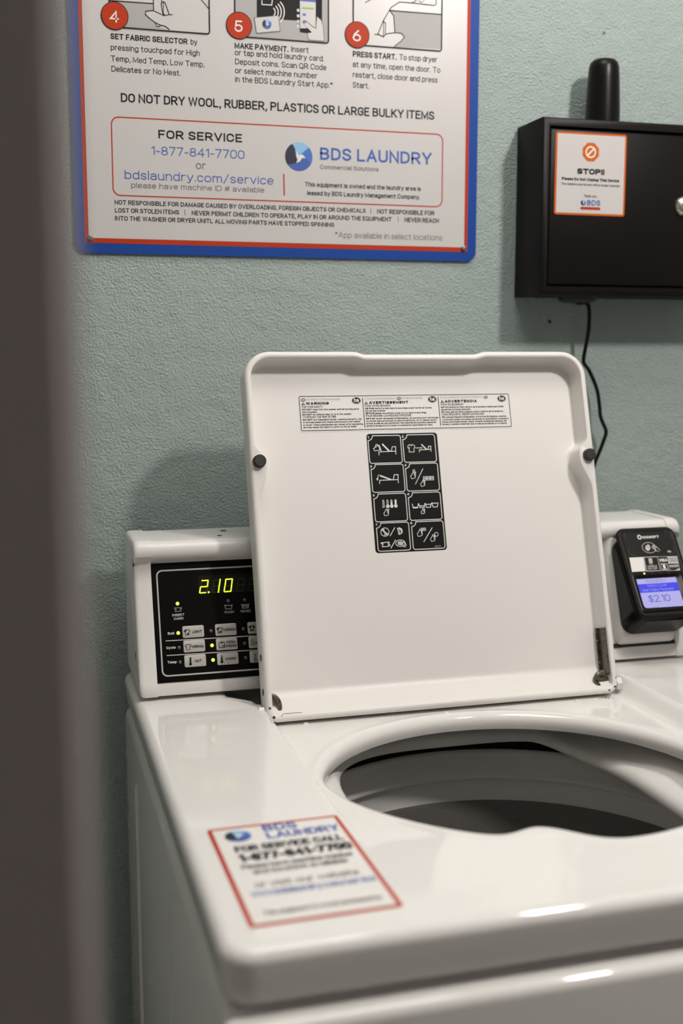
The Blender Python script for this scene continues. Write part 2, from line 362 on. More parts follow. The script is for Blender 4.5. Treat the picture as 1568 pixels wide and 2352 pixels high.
# dark taupe door casing close to the camera
jp = [(-.13, .27), (.0090, .27), (.0112, .2706), (.0123, .2725), (.0127, .2800), (-.13, .2800)]
b = MB(); b.rings([[Vector((x, y, z)) for x, y in jp] for z in (0, 2.6)], M['jamb'], True, True)
tag(b.build('trim_1'), kind='structure')
jp = [(-.13, .2802), (.0128, .2802), (.0166, .298), (.0166, .303), (.0140, .306), (-.13, .306)]  # side face as its own piece, colour darkened where the lamp strikes
b = MB(); b.rings([[Vector((x, y, z)) for x, y in jp] for z in (0, 2.6)], M['jamb_side_darkened'], True, True)
tag(b.build('trim_2'), kind='structure')
# small dark nail hole in the wall below the lockbox
wp = Plane((0, YW-0.0006, 0), (1, 0, 0), (0, 0, 1))
pr = Print(wp, Zm(0, 0, 1)); c = wp.uv(1262, 739); pr.disc(c, 0.0022, M['chip'], 1, 9); pr.disc((c[0]-0.0015, c[1]+0.001), 0.0016, M['ink_g'], 1, 7)
c = wp.uv(1387, 76); pr.disc(c, 0.0018, M['ink_g'], 1, 7)
pr.flat('nail_hole', wb)

cl = thing('pendant_lamp', (LAMP.x, LAMP.y, 2.6), 'white globe lamp hanging from the ceiling in front of the lockbox', 'lamp')
b = MB(); b.lathe([(.0001, 2.6), (.055, 2.6), (.055, 2.585), (.03, 2.575), (.0001, 2.575)], (LAMP.x, LAMP.y, 0), M['console'], 32); b.build('canopy', cl)
b = MB(); b.tube([(LAMP.x, LAMP.y, 2.58), (LAMP.x, LAMP.y, LAMP.z+LAMP_R+.035)], .004, M['black_pl'], 10); b.build('cord', cl)
b = MB(); b.lathe([(.0001, .045), (.012, .045), (.03, .03), (.036, .004), (.0001, .004)], (LAMP.x, LAMP.y, LAMP.z+LAMP_R-.006), M['console'], 32); b.build('socket', cl)
b = MB(); b.lathe([(max(.0001, LAMP_R*math.sin(R(q))), LAMP_R*math.cos(R(q))) for q in range(0, 181, 12)], LAMP, M['globe'], 24); b.build('globe', cl)

cp = thing('added_fill_panel', (FILL_PANEL.x, FILL_PANEL.y, 2.6), 'square fill panel added on the ceiling, out of view', 'lamp')  # unseen panel added as overhead fill
b = MB(); h = .31
for x0, x1, y0, y1 in ((-h, h, -h, -h+.02), (-h, h, h-.02, h), (-h, -h+.02, -h+.02, h-.02), (h-.02, h, -h+.02, h-.02)): b.box((FILL_PANEL.x+x0, FILL_PANEL.y+y0, 2.57), (FILL_PANEL.x+x1, FILL_PANEL.y+y1, 2.5995), M['console'])
b.build('frame', cp)
b = MB(); b.box((FILL_PANEL.x-h+.02, FILL_PANEL.y-h+.02, 2.58), (FILL_PANEL.x+h-.02, FILL_PANEL.y+h-.02, 2.5995), M['fill_glow']); b.build('diffuser', cp)

# ================================================================== the wall sign
SP = Plane((0, YW-0.0035, 0), (1, 0, 0), (0, 0, 1))
S1, S2, S3, S4 = Zm(150, 0, .31888), Zm(620, 0, .31888), Zm(150, 250, .31888), Zm(620, 250, .31888)
wl, wbm = SP.uv(*S3(168, 930))[0], (SP.uv(*S3(400, 938))[1]+SP.uv(*S4(1000, 985))[1])/2
wr = SP.uv(*S4(1397, 900))[0]; wt = wbm+0.585
sign = thing('laundry_sign', ((wl+wr)/2, YW, wbm-.016), 'large white dryer instruction sign with red and blue border on the teal wall', 'sign')
def plate(pl, a, b_, r, h0, h1, m, name, parent):
    q = Print(pl, None); out = q.rr(a, b_, r, 8); mb = MB()
    mb.rings([[pl.pt(u, v, h0) for u, v in out], [pl.pt(u, v, h1) for u, v in out]], m, True, True)
    return mb.build(name, parent)
rb, bb = 0.0042, 0.0155
plate(SP, (wl-bb, wbm-bb-.001), (wr+bb, wt+bb), .012, -.0033, 0, M['blue'], 'blue_border', sign)
plate(SP, (wl-rb, wbm-rb-.0012), (wr+rb, wt+rb), .001, -.001, .00015, M['red'], 'red_border', sign)
plate(SP, (wl, wbm), (wr, wt), .0008, -.001, .0003, M['paper'], 'white_face', sign)
SF = SP.shifted(.0003)
b = MB()
for z, q in ((S3, (180, 930)), (S4, (1392, 1003))):
    b = MB(); u, v = SP.uv(*z(*q)); b.lathe([(0.0001, .0042), (.0018, .0040), (.0030, .0028), (.0033, .0008), (.0033, 0)], SP.pt(u, v), M['steel'], 20, SP.n)
    tag(b.build('screw', sign), 'round steel screw head')
def T(pr, rows, m, off, cap, sp=1.0):
    for t, za, a, zb, b_ in rows: pr.text(t, a, b_, cap, m, off, 1, za, zb, sp=sp)
# step texts
p = Print(SF, S1); k = M['ink']
T(p, [('SET FABRIC SELECTOR', S1, (325, 280), S1, (880, 321))], k, .022, 42)
T(p, [('by', S1, (902, 322), S1, (950, 325)), ('pressing touchpad for High', S1, (327, 362), S1, (968, 403)),
      ('Temp, Med Temp, Low Temp,', S1, (328, 440), S1, (1002, 487)), ('Delicates or No Heat.', S1, (332, 515), S1, (830, 548))], k, .004, 42)
tag(p.flat('step_text', sign), 'fabric selector instruction text under panel 4')
p = Print(SF, S1)
T(p, [('MAKE PAYMENT.', S1, (1218, 352), S2, (132, 372))], k, .022, 42)
T(p, [('Insert', S2, (152, 374), S2, (278, 382)), ('or tap and hold laundry card.', S1, (1220, 400), S2, (388, 441)),
      ('Deposit coins. Scan QR Code', S1, (1222, 465), S2, (405, 506)), ('or select machine number', S1, (1222, 528), S2, (340, 566)),
      ('in the BDS Laundry Start App.*', S1, (1223, 593), S2, (450, 632))], k, .004, 42)
tag(p.flat('step_text', sign), 'make payment instruction text under panel 5')
p = Print(SF, S2)
T(p, [('PRESS START.', S2, (595, 410), S2, (910, 430))], k, .022, 42)
T(p, [('To stop dryer', S2, (930, 432), S2, (1203, 450)), ('at any time, open the door. To', S2, (595, 485), S2, (1225, 524)),
      ('restart, close door and press', S2, (595, 558), S2, (1206, 596)), ('Start.', S2, (595, 632), S2, (712, 639))], k, .004, 42)
tag(p.flat('step_text', sign), 'press start instruction text under panel 6')
p = Print(SF, S1); T(p, [('DO NOT DRY WOOL, RUBBER, PLASTICS OR LARGE BULKY ITEMS', S1, (400, 738), S2, (1182, 862))], k, .014, 66)
p.flat('heading_text', sign)
p = Print(SF, S3)
fa, fb = SF.uv(*S3(345, 622)), SF.uv(*S4(1243, 185)); p.stroke(p.rr(fa, fb, .008), .0014, M['red'], 1, True)
p.line([(98, 472), (102, 620)], .0016, M['red'], 1, z=S4); p.flat('service_frame', sign)
p = Print(SF, S3)
T(p, [('FOR SERVICE', S3, (670, 213), S3, (1272, 243))], k, .018, 62)
T(p, [('1-877-841-7700', S3, (620, 332), S3, (1290, 362)), ('bdslaundry.com/service', S3, (428, 505), S3, (1498, 548))], M['blue_t'], .0, 64)
T(p, [('or', S3, (940, 433), S3, (1012, 437))], M['ink_g'], .0, 56)
T(p, [('please have machine ID # available', S3, (475, 570), S3, (1432, 604))], M['ink_g'], .0, 40)
p.flat('service_text', sign)
p = Print(SF, S4)
T(p, [('This equipment is owned and the laundry area is', S4, (250, 560), S4, (1085, 592)), ('leased by BDS Laundry Management Company.', S4, (267, 620), S4, (1080, 654))], k, .012, 33)
p.flat('ownership_text', sign)
p = Print(SF, S3)
T(p, [('NOT RESPONSIBLE FOR DAMAGE CAUSED BY OVERLOADING, FOREIGN OBJECTS OR CHEMICALS', S3, (355, 687), S4, (688, 752)),
      ('NOT RESPONSIBLE FOR', S4, (770, 754), S4, (1183, 769)), ('LOST OR STOLEN ITEMS', S3, (357, 746), S3, (820, 762)),
      ('NEVER PERMIT CHILDREN TO OPERATE, PLAY IN OR AROUND THE EQUIPMENT', S3, (910, 767), S4, (875, 811)),
      ('NEVER REACH', S4, (968, 814), S4, (1215, 824)),
      ('INTO THE WASHER OR DRYER UNITL ALL MOVING PARTS HAVE STOPPED SPINNING', S3, (357, 803), S4, (460, 852))], k, .016, 33)
for z, q in ((S4, (725, 753)), (S3, (861, 762)), (S4, (922, 812))):
    p.line([(q[0], q[1]+2), (q[0]-1, q[1]-34)], .0007, M['ink_g'], 1, z=z)
p.flat('disclaimer_text', sign)
p = Print(SF, S4); T(p, [('*App available in select locations', S4, (468, 928), S4, (1240, 949))], M['ink_g'], -.004, 42); p.flat('footnote_text', sign)

def bds_logo(p, c, r, k=1, sy=1.0):
    def pol(pts, m, kk): p.poly([(c[0]+x*r, c[1]+y*r*sy) for x, y in pts], m, kk)
    arc = lambda a, b_, n=14: [(math.cos(R(a+(b_-a)*i/n)), math.sin(R(a+(b_-a)*i/n))) for i in range(n+1)]
    p.disc(c, r, M['blue_t'], k, 40, r*sy)
    pol(arc(42, 128)+[(-.25, .35), (.1, .15)], M['blue_l'], k+1)
    pol(arc(-25, 42)+[(.1, .15), (.45, -.1)], M['blue_m'], k+1)
    pol(arc(122, 215)+[(-.4, -.46), (-.16, -.42), (-.15, -.1), (-.28, .2), (-.26, .5), (-.42, .8)], M['blue_n'], k+2)
    pol([(-.2, .38), (.02, .12), (.25, .17), (.5, -.08), (.22, -.1), (.1, -.3), (-.2, -.46), (-.1, -.2), (-.2, .02)], M['white'], k+3)
p = Print(SF, S4); lc = SF.uv(*S4(207, 345)); bds_logo(p, lc, .0162)
T(p, [('BDS LAUNDRY', S4, (360, 368), S4, (1162, 403))], M['blue_t'], .016, 90, 1.06)
T(p, [('Commercial Solutions', S4, (360, 435), S4, (782, 450))], M['ink_g'], .010, 31, 1.05)
p.flat('company_logo', sign)
# picture panels (their lower parts are in view)
UPV = .085
def panel_frame(p, a, b_, fill):
    p.poly(p.rr(a, (b_[0], b_[1]+UPV), .003), fill, 1); p.stroke(p.rr(a, (b_[0], b_[1]+UPV), .003), .0014, k, 6, True)
grey = M['ink_lg']
p = Print(SF, S1)
panel_frame(p, SF.uv(*S1(322, 193)), SF.uv(*S1(1035, 30)), M['paper'])
p.zpoly([(326, 5), (632, 27), (640, 75), (575, 85), (600, 130), (650, 190), (740, 212), (328, 190)], grey, 2)
p.line([(322, 5), (632, 27)], .0012, k, 3)
p.line([(632, -40), (636, 76), (580, 80), (575, 105), (610, 135), (640, 160), (680, 180), (720, 190), (748, 213)], .0009, k, 4)
p.line([(645, 165), (655, 190), (680, 192), (686, 182)], .0007, k, 4)
p.line([(700, -20), (690, 30), (700, 90), (712, 113), (748, 105), (718, 20), (708, 12), (694, 22)], .0008, k, 4)
p.line([(707, 20), (704, 88), (714, 108)], .0007, k, 4); p.line([(748, 105), (768, 106)], .0008, k, 4); p.line([(640, 80), (712, 113)], .0007, k, 4)
p.line([(980, 0), (1030, 60)], .0007, k, 4)
tag(p.flat('step_picture', sign), 'drawing of a finger pressing, panel 4')
p = Print(SF, S1)
panel_frame(p, SF.uv(*S1(1222, 262)), SF.uv(*S2(420, 30)), grey)
p.zpoly([(1378, -160), (1378, 132), (1848, 158), (1848, -140)], M['ink'], 2)
p.line([(1415, 5), (1415, 33), (1485, 37), (1490, 0)], .001, M['white'], 3)
for r_ in (40, 62, 84, 106):
    p.line([(1470+r_*math.cos(R(q)), 88+r_*math.sin(R(q))) for q in range(-42, 43, 12)], .0012, M['white'], 4)
p.zpoly([(1360, 128), (1535, 112), (1545, 225), (1376, 240)], M['paper'], 5); p.line([(1360, 128), (1535, 112), (1545, 225), (1376, 240)], .0006, M['ink_g'], 6, True)
c = SF.uv(*S1(1450, 175)); bds_logo(p, c, .0052, 7)
p.zpoly([(205, -60), (332, -60), (330, 200), (292, 240), (216, 232)], M['ink'], 5, S2)
p.zpoly([(213, -40), (328, -40), (327, 205), (216, 205)], M['paper'], 6, S2); p.zpoly([(213, -40), (328, -40), (328, 18), (213, 8)], M['blue_t'], 7, S2)
p.zpoly([(228, 52), (313, 58), (313, 70), (228, 64)], M['green'], 7, S2); p.disc(SF.uv(*S2(245, 107)), .0022, M['blue_m'], 7, 12, .0015)
p.zpoly([(240, 150), (262, 155), (300, 190), (330, 205), (336, 120), (365, 145), (382, 190), (388, 297), (278, 287), (268, 240), (300, 235), (255, 190), (236, 165)], M['paper'], 8, S2)
p.line([(336, 120), (365, 145), (382, 190), (388, 297)], .0006, M['ink_g'], 9, z=S2); p.line([(240, 150), (262, 155), (300, 190), (330, 205)], .0007, M['ink_g'], 9, z=S2)
p.disc(SF.uv(*S2(246, 160)), .0022, M['blue_m'], 9, 12, .0016)
for y in (75, 115, 155, 190): p.disc(SF.uv(*S2(202, y)), .0018, M['paper'], 4, 12)
tag(p.flat('step_picture', sign), 'drawing of a card and a phone held to a reader, panel 5')
p = Print(SF, S2)
panel_frame(p, SF.uv(*S2(598, 322)), SF.uv(*S2(1237, 30)), M['paper'])
p.zpoly([(865, 78), (1235, 105), (1235, 355), (895, 338), (940, 300), (968, 268), (940, 240), (898, 235), (890, 110)], grey, 2)
p.line([(862, 76), (1236, 105)], .0012, k, 4)
p.line([(1060, -60), (1050, 5), (1020, 22), (980, 18), (930, 15), (870, 55), (820, 140), (775, 245), (815, 266), (835, 245), (900, 235), (945, 240), (967, 268), (940, 300), (905, 325), (893, 338)], .0009, k, 4)
p.line([(862, 78), (890, 115), (898, 235)], .0009, k, 4); p.line([(812, 150), (832, 168), (828, 245)], .0007, k, 4); p.line([(818, 160), (815, 262)], .0007, k, 4); p.line([(752, 248), (780, 250)], .0007, k, 4)
p.line([(1010, 20), (1180, 40), (1195, 30), (1196, -40)], .0009, k, 4); p.line([(1070, 5), (1090, 20), (1110, 2)], .0006, k, 4); p.line([(685, 18), (740, -10)], .0007, k, 4)
tag(p.flat('step_picture', sign), 'drawing of a finger pressing start, panel 6')
for z, q, t, tx in ((S1, (355, 115), '4', (320, 162, 385)), (S1, (1250, 185), '5', (1217, 230, 1275)), (S2, (626, 252), '6', (593, 298, 652))):
    p = Print(SF, z); c = SF.uv(*z(*q)); p.disc(c, .0148, k, 8, 36); p.disc(c, .0140, M['red'], 9, 36)
    p.text(t, (tx[0], tx[1]), (tx[2], tx[1]+3), 82, M['white'], .004, 10, z)
    p.flat('number_badge', sign)

# ================================================================== the lockbox on the wall
X0, X1, ZB0, ZB1, YF = 0.600, 0.848, 1.3385, 1.5415, 1.270
bx = thing('lockbox', ((X0+X1)/2, YW, ZB0), 'black steel lockbox with antenna on the teal wall', 'lockbox')
b = MB()
fr = Plane((X0, YF, ZB0), (1, 0, 0), (0, 0, 1)); W_, H_ = X1-X0, ZB1-ZB0
def rect(a, b_, h): return [fr.pt(a[0], a[1], h), fr.pt(b_[0], a[1], h), fr.pt(b_[0], b_[1], h), fr.pt(a[0], b_[1], h)]
e = .0015; i0, i1 = (.0088, .0100), (W_-.0088, H_-.0095)
b.rings([rect((0, 0), (W_, H_), -.0715), rect((0, 0), (W_, H_), -e), rect((e*.4, e*.4), (W_-e*.4, H_-e*.4), -e*.4), rect((e, e), (W_-e, H_-e), 0), rect(i0, i1, 0), rect(i0, i1, -.009)], M['black_box'], True, True)
b.build('body', bx)
b = MB(); g = .0024; b.box((X0+i0[0]+g, YF+.0025, ZB0+i0[1]+g+.0005), (X0+i1[0]-g, YF+.0085, ZB0+i1[1]-g-.0005), M['black_box'], .0012, 2)
door = b.build('door', bx)
dp = Plane((X0, YF+.0025, ZB0), (1, 0, 0), (0, 0, 1))
ZX = Zm(1120, 100, .28571)
kc = dp.uv(*ZX(1575, 1310))
b = MB(); b.lathe([(.0001, .005), (.0035, .005), (.0045, .0062), (.0065, .0066), (.0095, .0055), (.0122, .002), (.0125, 0)], dp.pt(*kc), M['nickel'], 32, dp.n); b.lathe([(.0001, .0053), (.0016, .0053), (.0016, .0049)], dp.pt(*kc), M['chip'], 12, dp.n)
tag(b.build('lock', door), 'round nickel key lock')
b = MB()
ac = Vector((.694, 1.305, ZB1-.0008))
b.lathe([(.0205, 0), (.0203, .02), (.0188, .055), (.0180, .068), (.0165, .0735), (.0130, .0768), (.0080, .0783), (.0001, .0787)], ac, M['black_pl'], 40)
b.lathe([(.0001, 0), (.0205, 0)], ac, M['black_pl'], 40); tag(b.build('antenna', bx), 'stubby black rubber antenna')
gc = Vector((.668, 1.306, ZB0))
b = MB(); b.lathe([(.024, .0002), (.023, -.004), (.018, -.0065), (.006, -.0075), (.0001, -.0075)], gc, M['rubber'], 28); tag(b.build('grommet', bx), 'black rubber cable grommet')
# sticker on the door
q = Print(dp, ZX); a, c = dp.uv(*ZX(530, 1372)), dp.uv(*ZX(1117, 735))
b = MB(); out = q.rr(a, c, .003)
b.rings([[dp.pt(u, v, 0) for u, v in out], [dp.pt(u, v, .0003) for u, v in out]], M['orange'], False, True)
st = tag(b.build('stop_sticker', bx), 'white square sticker with an orange border and an octagon')
DS = dp.shifted(.0003)
p = Print(DS, ZX); d_ = .0023; p.poly(p.rr((a[0]+d_, a[1]+d_), (c[0]-d_, c[1]-d_), .0008), M['paper'], 1); p.flat('sticker_face', st)
p = Print(DS, ZX, .00014)
oc = DS.uv(*ZX(826, 873)); p.poly([(oc[0]+.0114*math.cos(R(22.5+45*i)), oc[1]+.0114*math.sin(R(22.5+45*i))) for i in range(8)], M['orange'], 2)
p.stroke([(oc[0]+.0060*math.cos(R(10*i)), oc[1]+.0060*math.sin(R(10*i))) for i in range(36)], .0017, M['white'], 3, True)
p.stroke([(oc[0]-.0042, oc[1]-.0042), (oc[0]+.0042, oc[1]+.0042)], .0019, M['white'], 3)
p.flat('stop_symbol', st)
p = Print(DS, ZX, .00014)
p.text('STOP!!', (717, 1050), (935, 1057), 46, M['ink'], .04, 2, sp=.7)
p.text('Please Do Not Unplug This Device', (593, 1100), (1053, 1113), 24, M['ink'], .035, 2)
p.text('The washers and dryers will no longer operate', (588, 1138), (1058, 1152), 19, M['ink_g'], .02, 2)
p.text('Thank you,', (768, 1235), (876, 1240), 22, M['ink_g'], .01, 2)
p.text('BDS', (796, 1302), (902, 1306), 44, M['blue_t'], .02, 2, sp=1.05)
bds_logo(p, DS.uv(*ZX(766, 1280)), .0033, 2)
ra, rb_ = DS.uv(*ZX(744, 1334)), DS.uv(*ZX(902, 1318)); p.poly(p.rr(ra, rb_, .0002), M['red'], 2)
p.flat('lettering', st)

cab = [(gc.x, gc.y, ZB0-.0075)]
for (x, y), Y in zip([(1350, 700), (1352, 750), (1345, 794), (1339.5, 827), (1343, 838), (1354, 854), (1370, 893), (1376, 929), (1379, 958), (1390, 985), (1391, 996), (1388, 1006), (1378, 1033), (1367, 1060), (1358, 1090), (1352, 1130), (1350, 1180)],
                     [1.307, 1.310, 1.317, 1.324, 1.326, 1.327, 1.324, 1.322, 1.321, 1.320, 1.320, 1.320, 1.322, 1.325, 1.330, 1.335, 1.336]):
    d = ray(x, y); cab.append(tuple(CAM+d*((Y-CAM.y)/d.y)))
def smooth_path(pts, n=6):
    P = [Vector(q) for q in pts]; out = []
    for i in range(len(P)-1):
        a, b_, c, d = P[max(0, i-1)], P[i], P[i+1], P[min(len(P)-1, i+2)]
        for k_ in range(n):
            t = k_/n; out.append(.5*((2*b_)+(c-a)*t+(2*a-5*b_+4*c-d)*t*t+(3*b_-a-3*c+d)*t**3))
    out.append(P[-1]); return out
b = MB(); b.tube(smooth_path(cab), .0024, M['black_pl'], 12)
tag(b.build('power_cable'), 'thin black wavy cable hanging down the wall under the lockbox', 'cable')

# ================================================================== the washing machine
XL, XR, YFr, YBk, ZT = 0.107, 0.758, 0.641, 1.300, 0.914
wm = thing('washing_machine', ((XL+XR)/2, (YFr+YBk)/2, 0), 'white top-loading washing machine with open lid and black control panel', 'washing machine')

# --- cabinet shell
def rrect(x0, x1, y0, y1, r, n=6):
    out = []
    for cx, cy, st_ in ((x1-r, y0+r, -90), (x1-r, y1-r, 0), (x0+r, y1-r, 90), (x0+r, y0+r, 180)):
        for i in range(n+1): q = R(st_+90*i/n); out.append((cx+r*math.cos(q), cy+r*math.sin(q)))
    return out
def zr(pts, z): return [Vector((x, y, z)) for x, y in pts]
b = MB(); o = lambda d: rrect(XL+d, XR-d, YFr+.006+d, YBk-.004-d, .012)
b.rings([zr(o(.012), .03), zr(o(.002), .035), zr(o(.0), .05), zr(o(.0), .862), zr(o(.002), .870), zr(o(.006), .874), zr(o(.014), .8745), zr(o(.016), .87), zr(o(.016), .05)], M['enamel'], True, True)
b.build('cabinet', wm)
b = MB()
for Y, z1 in ((1.172, .822), (.904, .832)):
    b.tube([(XL+.0006, Y, .06), (XL+.0006, Y, z1), (XL+.0012, Y-.003, z1+.004)], (.0022, .0022, .0014), M['enamel'], 8)
b.build('side_ridges', wm)
b = MB(); b.box((XL-.001, YFr-.010, .10), (XR+.001, YFr+.012, .8705), M['enamel'], .008, 4); b.build('front_panel', wm)
for x in (XL+.05, XR-.05):
    for y in (YFr+.05, YBk-.05):
        b = MB(); b.lathe([(.0001, 0), (.02, 0), (.022, .004), (.02, .012), (.008, .014), (.008, .045), (.0001, .045)], (x, y, 0), M['rubber'], 20); b.build('foot', wm)

# --- top panel: height field with a sunken lid bay, rolled hole lip and rolled outer edge
HC = (.428, .930); RD = .017
def hole(th):
    c, s_ = math.cos(th), math.sin(th); bb_ = .153 if s_ > 0 else .195
    r = 1/math.sqrt((c/.176)**2+(s_/bb_)**2)
    x = HC[0]+r*c; y = HC[1]+r*s_
    if s_ < 0:
        y += .027*math.exp(-((x-.375)/.026)**2)
    return x, y
def zt(x, y):
    xl = .2315-.030*sstep(1.12, 1.175, y)
    m_ = sstep(xl, xl+.006, x)*(1-sstep(.628, .645, x))*sstep(.74, 1.0, y)
    return ZT-RD*m_
RE = .009
ix0, ix1, iy0, iy1 = XL+RE, XR-RE, YFr+RE, YBk-RE; cr = .012
def sdf(x, y):
    cx, cy = (ix0+ix1)/2, (iy0+iy1)/2; qx, qy = abs(x-cx)-(ix1-ix0)/2+cr, abs(y-cy)-(iy1-iy0)/2+cr
    return math.hypot(max(qx, 0), max(qy, 0))+min(max(qx, qy), 0)-cr
ths = sorted([2*math.pi*i/300 for i in range(300)]+[math.atan2(y-HC[1], x-HC[0]) % (2*math.pi)+d for x in (ix0+.004, ix1-.004) for y in (iy0+.004, iy1-.004) for d in (-.02, -.012, -.006, 0, .006, .012, .02)])
ths = [t % (2*math.pi) for t in ths]; ths.sort()
RL = .009
cols = []
for th in ths:
    hx, hy = hole(th); c, s_ = math.cos(th), math.sin(th)
    # outward direction from the hole edge runs along the ray from the centre
    dx, dy = hx-HC[0], hy-HC[1]; L = math.hypot(dx, dy); c, s_ = dx/L, dy/L
    lo_, hi_ = 0.0, 1.2
    for _ in range(40):
        md = (lo_+hi_)/2
        if sdf(HC[0]+c*md, HC[1]+s_*md) > 0: hi_ = md
        else: lo_ = md
    bxp, byp = HC[0]+c*lo_, HC[1]+s_*lo_; D = lo_-L
    col = []
    zz0 = zt(hx+c*RL, hy+s_*RL)
    for dd, dz in ((.012, RL+.009), (.005, RL+.009), (.0008, RL+.007), (0, RL+.003)): col.append((hx+c*dd, hy+s_*dd, zz0-dz))
    for i in range(7):
        ph = R(90-90*i/6); d_ = RL*(1-math.sin(ph)); col.append((hx+c*d_, hy+s_*d_, zz0-RL*(1-math.cos(ph)) if i else zz0-RL))
    col = col[:4]
    for i in range(8):
        al = R(90*i/7); d_ = RL*(1-math.cos(al)); x, y = hx+c*d_, hy+s_*d_
        col.append((x, y, zz0-RL*(1-math.sin(al))+.0010*math.exp(-((d_-RL)/.005)**2)))
    N = 64
    for i in range(1, N+1):
        d_ = RL+(D-RL)*i/N; x, y = hx+c*d_, hy+s_*d_
        bl = 1-sstep(RL, RL+.006, d_)
        col.append((x, y, zt(x, y)*(1-bl)+zz0*bl+.0010*math.exp(-((d_-RL)/.005)**2)))
    e_ = 1e-4; nx, ny = sdf(bxp+e_, byp)-sdf(bxp-e_, byp), sdf(bxp, byp+e_)-sdf(bxp, byp-e_); ln = math.hypot(nx, ny); nx /= ln; ny /= ln
    z0 = zt(bxp, byp)
    for i in range(1, 8):
        al = R(90*i/7); col.append((bxp+nx*RE*math.sin(al), byp+ny*RE*math.sin(al), z0-RE*(1-math.cos(al))))
    col.append((bxp+nx*(RE-.0022), byp+ny*(RE-.0022), .884)); col.append((bxp+nx*(RE-.0027), byp+ny*(RE-.0027), .8795)); col.append((bxp+nx*(RE-.005), byp+ny*(RE-.005), .878)); col.append((bxp+nx*(RE-.007), byp+ny*(RE-.007), .884))
    cols.append(col)
b = MB(); n_ = len(cols); k_ = len(cols[0])
b.rings([[Vector(cols[j][i]) for j in range(n_)] for i in range(k_)], M['enamel'])
topo = b.build('top_panel', wm, R(50))
# white plugs along the hinge strip, chip spots
TP = Plane((0, 0, ZT-RD), (1, 0, 0), (0, 1, 0))
for q in ((702, 1663), (1024, 1638), (1325, 1611)):
    u, v = TP.uv(*q); b = MB(); b.lathe([(.0001, .0017), (.0022, .0013), (.0030, 0)], TP.pt(u, v), M['white'], 16); tag(b.build('hole_plug', topo), 'small white plug')
p = Print(TP, Zm(0, 0, 1)); 
u0, v0 = TP.uv(1402, 1648)
p.stroke([(u0+.009*math.cos(R(q))+.0015*math.sin(R(3*q)), v0+.0095*math.sin(R(q))) for q in range(0, 360, 20)], .0008, M['scale'], 1, True)
p.stroke([(u0+.004, v0+.008), (u0+.008, v0+.0115), (u0+.0105, v0+.004)], .0007, M['scale'], 1)
p.flat('water_stain', topo)
b = MB()
u0, v0 = TP.uv(1396, 1604)
for i in range(26):
    r_ = random.uniform(.0003, .0011); b.lathe([(.0001, r_*.6), (r_, 0)], TP.pt(u0+random.gauss(-.002, .004), v0+.003+random.gauss(0, .0018)), M['dirt'], 6)
b.build('lint', topo)
b = MB()
u0, v0 = TP.uv(632, 1665)
for i in range(16):
    r_ = random.uniform(.0003, .0009); b.lathe([(.0001, r_*.6), (r_, 0)], TP.pt(u0+random.gauss(0, .006), v0+random.gauss(0, .002)), M['dirt'], 6)
b.build('lint', topo)

# --- tub ring, basket, outer tub
def ring_in(th, a, b_, n, cx=.430, cy=.915):
    c, s_ = math.cos(th), math.sin(th); r = (abs(c/a)**n+abs(s_/b_)**n)**(-1/n); return cx+r*c, cy+r*s_
TC = (.43, .915)
N = 160; rs = []
def ring_row(d, z, n=3.5):
    out_ = []
    for i in range(N):
        x, y = ring_in(2*math.pi*i/N, min(.150+d, .235), .186+d, n); out_.append(Vector((x, y, z-.016*sstep(.515, .575, x))))
    return out_
outer = [Vector((TC[0]+.240*math.cos(2*math.pi*i/N), TC[1]+.240*math.sin(2*math.pi*i/N), .886)) for i in range(N)]
b = MB()
b.rings([outer, ring_row(.030, .884), ring_row(.022, .880), ring_row(.014, .8755), ring_row(.006, .872), ring_row(.002, .8675), ring_row(.0, .862), ring_row(.001, .858), ring_row(.004, .857), ring_row(.010, .860)], M['plastic_w'])
b.build('tub_ring', wm, R(60))
b = MB()
b.lathe([(.2315, .836), (.229, .8385), (.2265, .838), (.225, .834), (.225, .818), (.224, .8155), (.220, .812), (.219, .8095), (.220, .807), (.224, .805), (.225, .803), (.225, .782), (.224, .780)], (TC[0], TC[1], 0), M['plastic_w'], 128)
bal = tag(b.build('balance_ring', wm, R(60)), 'pale plastic ring at the top of the drum')
b = MB(); b.lathe([(.224, .7815), (.222, .778), (.222, .50), (.215, .475), (.20, .46), (.0001, .455)], (TC[0], TC[1], 0), M['drum'], 128); b.build('drum', wm, R(60))
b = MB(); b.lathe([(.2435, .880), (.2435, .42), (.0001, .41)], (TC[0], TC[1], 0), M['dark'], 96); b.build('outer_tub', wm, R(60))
b = MB(); b.lathe([(.0001, .70), (.03, .698), (.045, .68), (.05, .62), (.06, .55), (.09, .50), (.15, .475), (.16, .46)], (TC[0], TC[1], 0), M['plastic_w'], 64); b.build('agitator', wm, R(60))

# --- lid
TILT = R(16)
LP = Plane((.2316, 1.0985, .9020), (1, 0, 0), (0, math.sin(TILT), math.cos(TILT)))
LW, LH, LD = .3945, .3862, .0235
bl_, br_ = LP.uv(595, 1060)[1], LP.uv(1351, 1045)[1]; bv = (bl_+br_)/2
out = []; rt_, rbm = .029, .0125
for cx, cy, st_, r_ in ((LW-rbm, rbm, -90, rbm), (LW-rt_, LH-rt_, 0, rt_), (rt_, LH-rt_, 90, rt_), (rbm, rbm, 180, rbm)):
    for i in range(13):
        q = R(st_+90*i/12); out.append((cx+r_*math.cos(q), cy+r_*math.sin(q), math.cos(q), math.sin(q)))
dense = []
for i, a in enumerate(out):
    c = out[(i+1) % len(out)]; dense.append(a); d = math.hypot(c[0]-a[0], c[1]-a[1]); k2 = int(d/.004)
    for j in range(1, k2): t = j/k2; dense.append((a[0]+(c[0]-a[0])*t, a[1]+(c[1]-a[1])*t, a[2], a[3]))
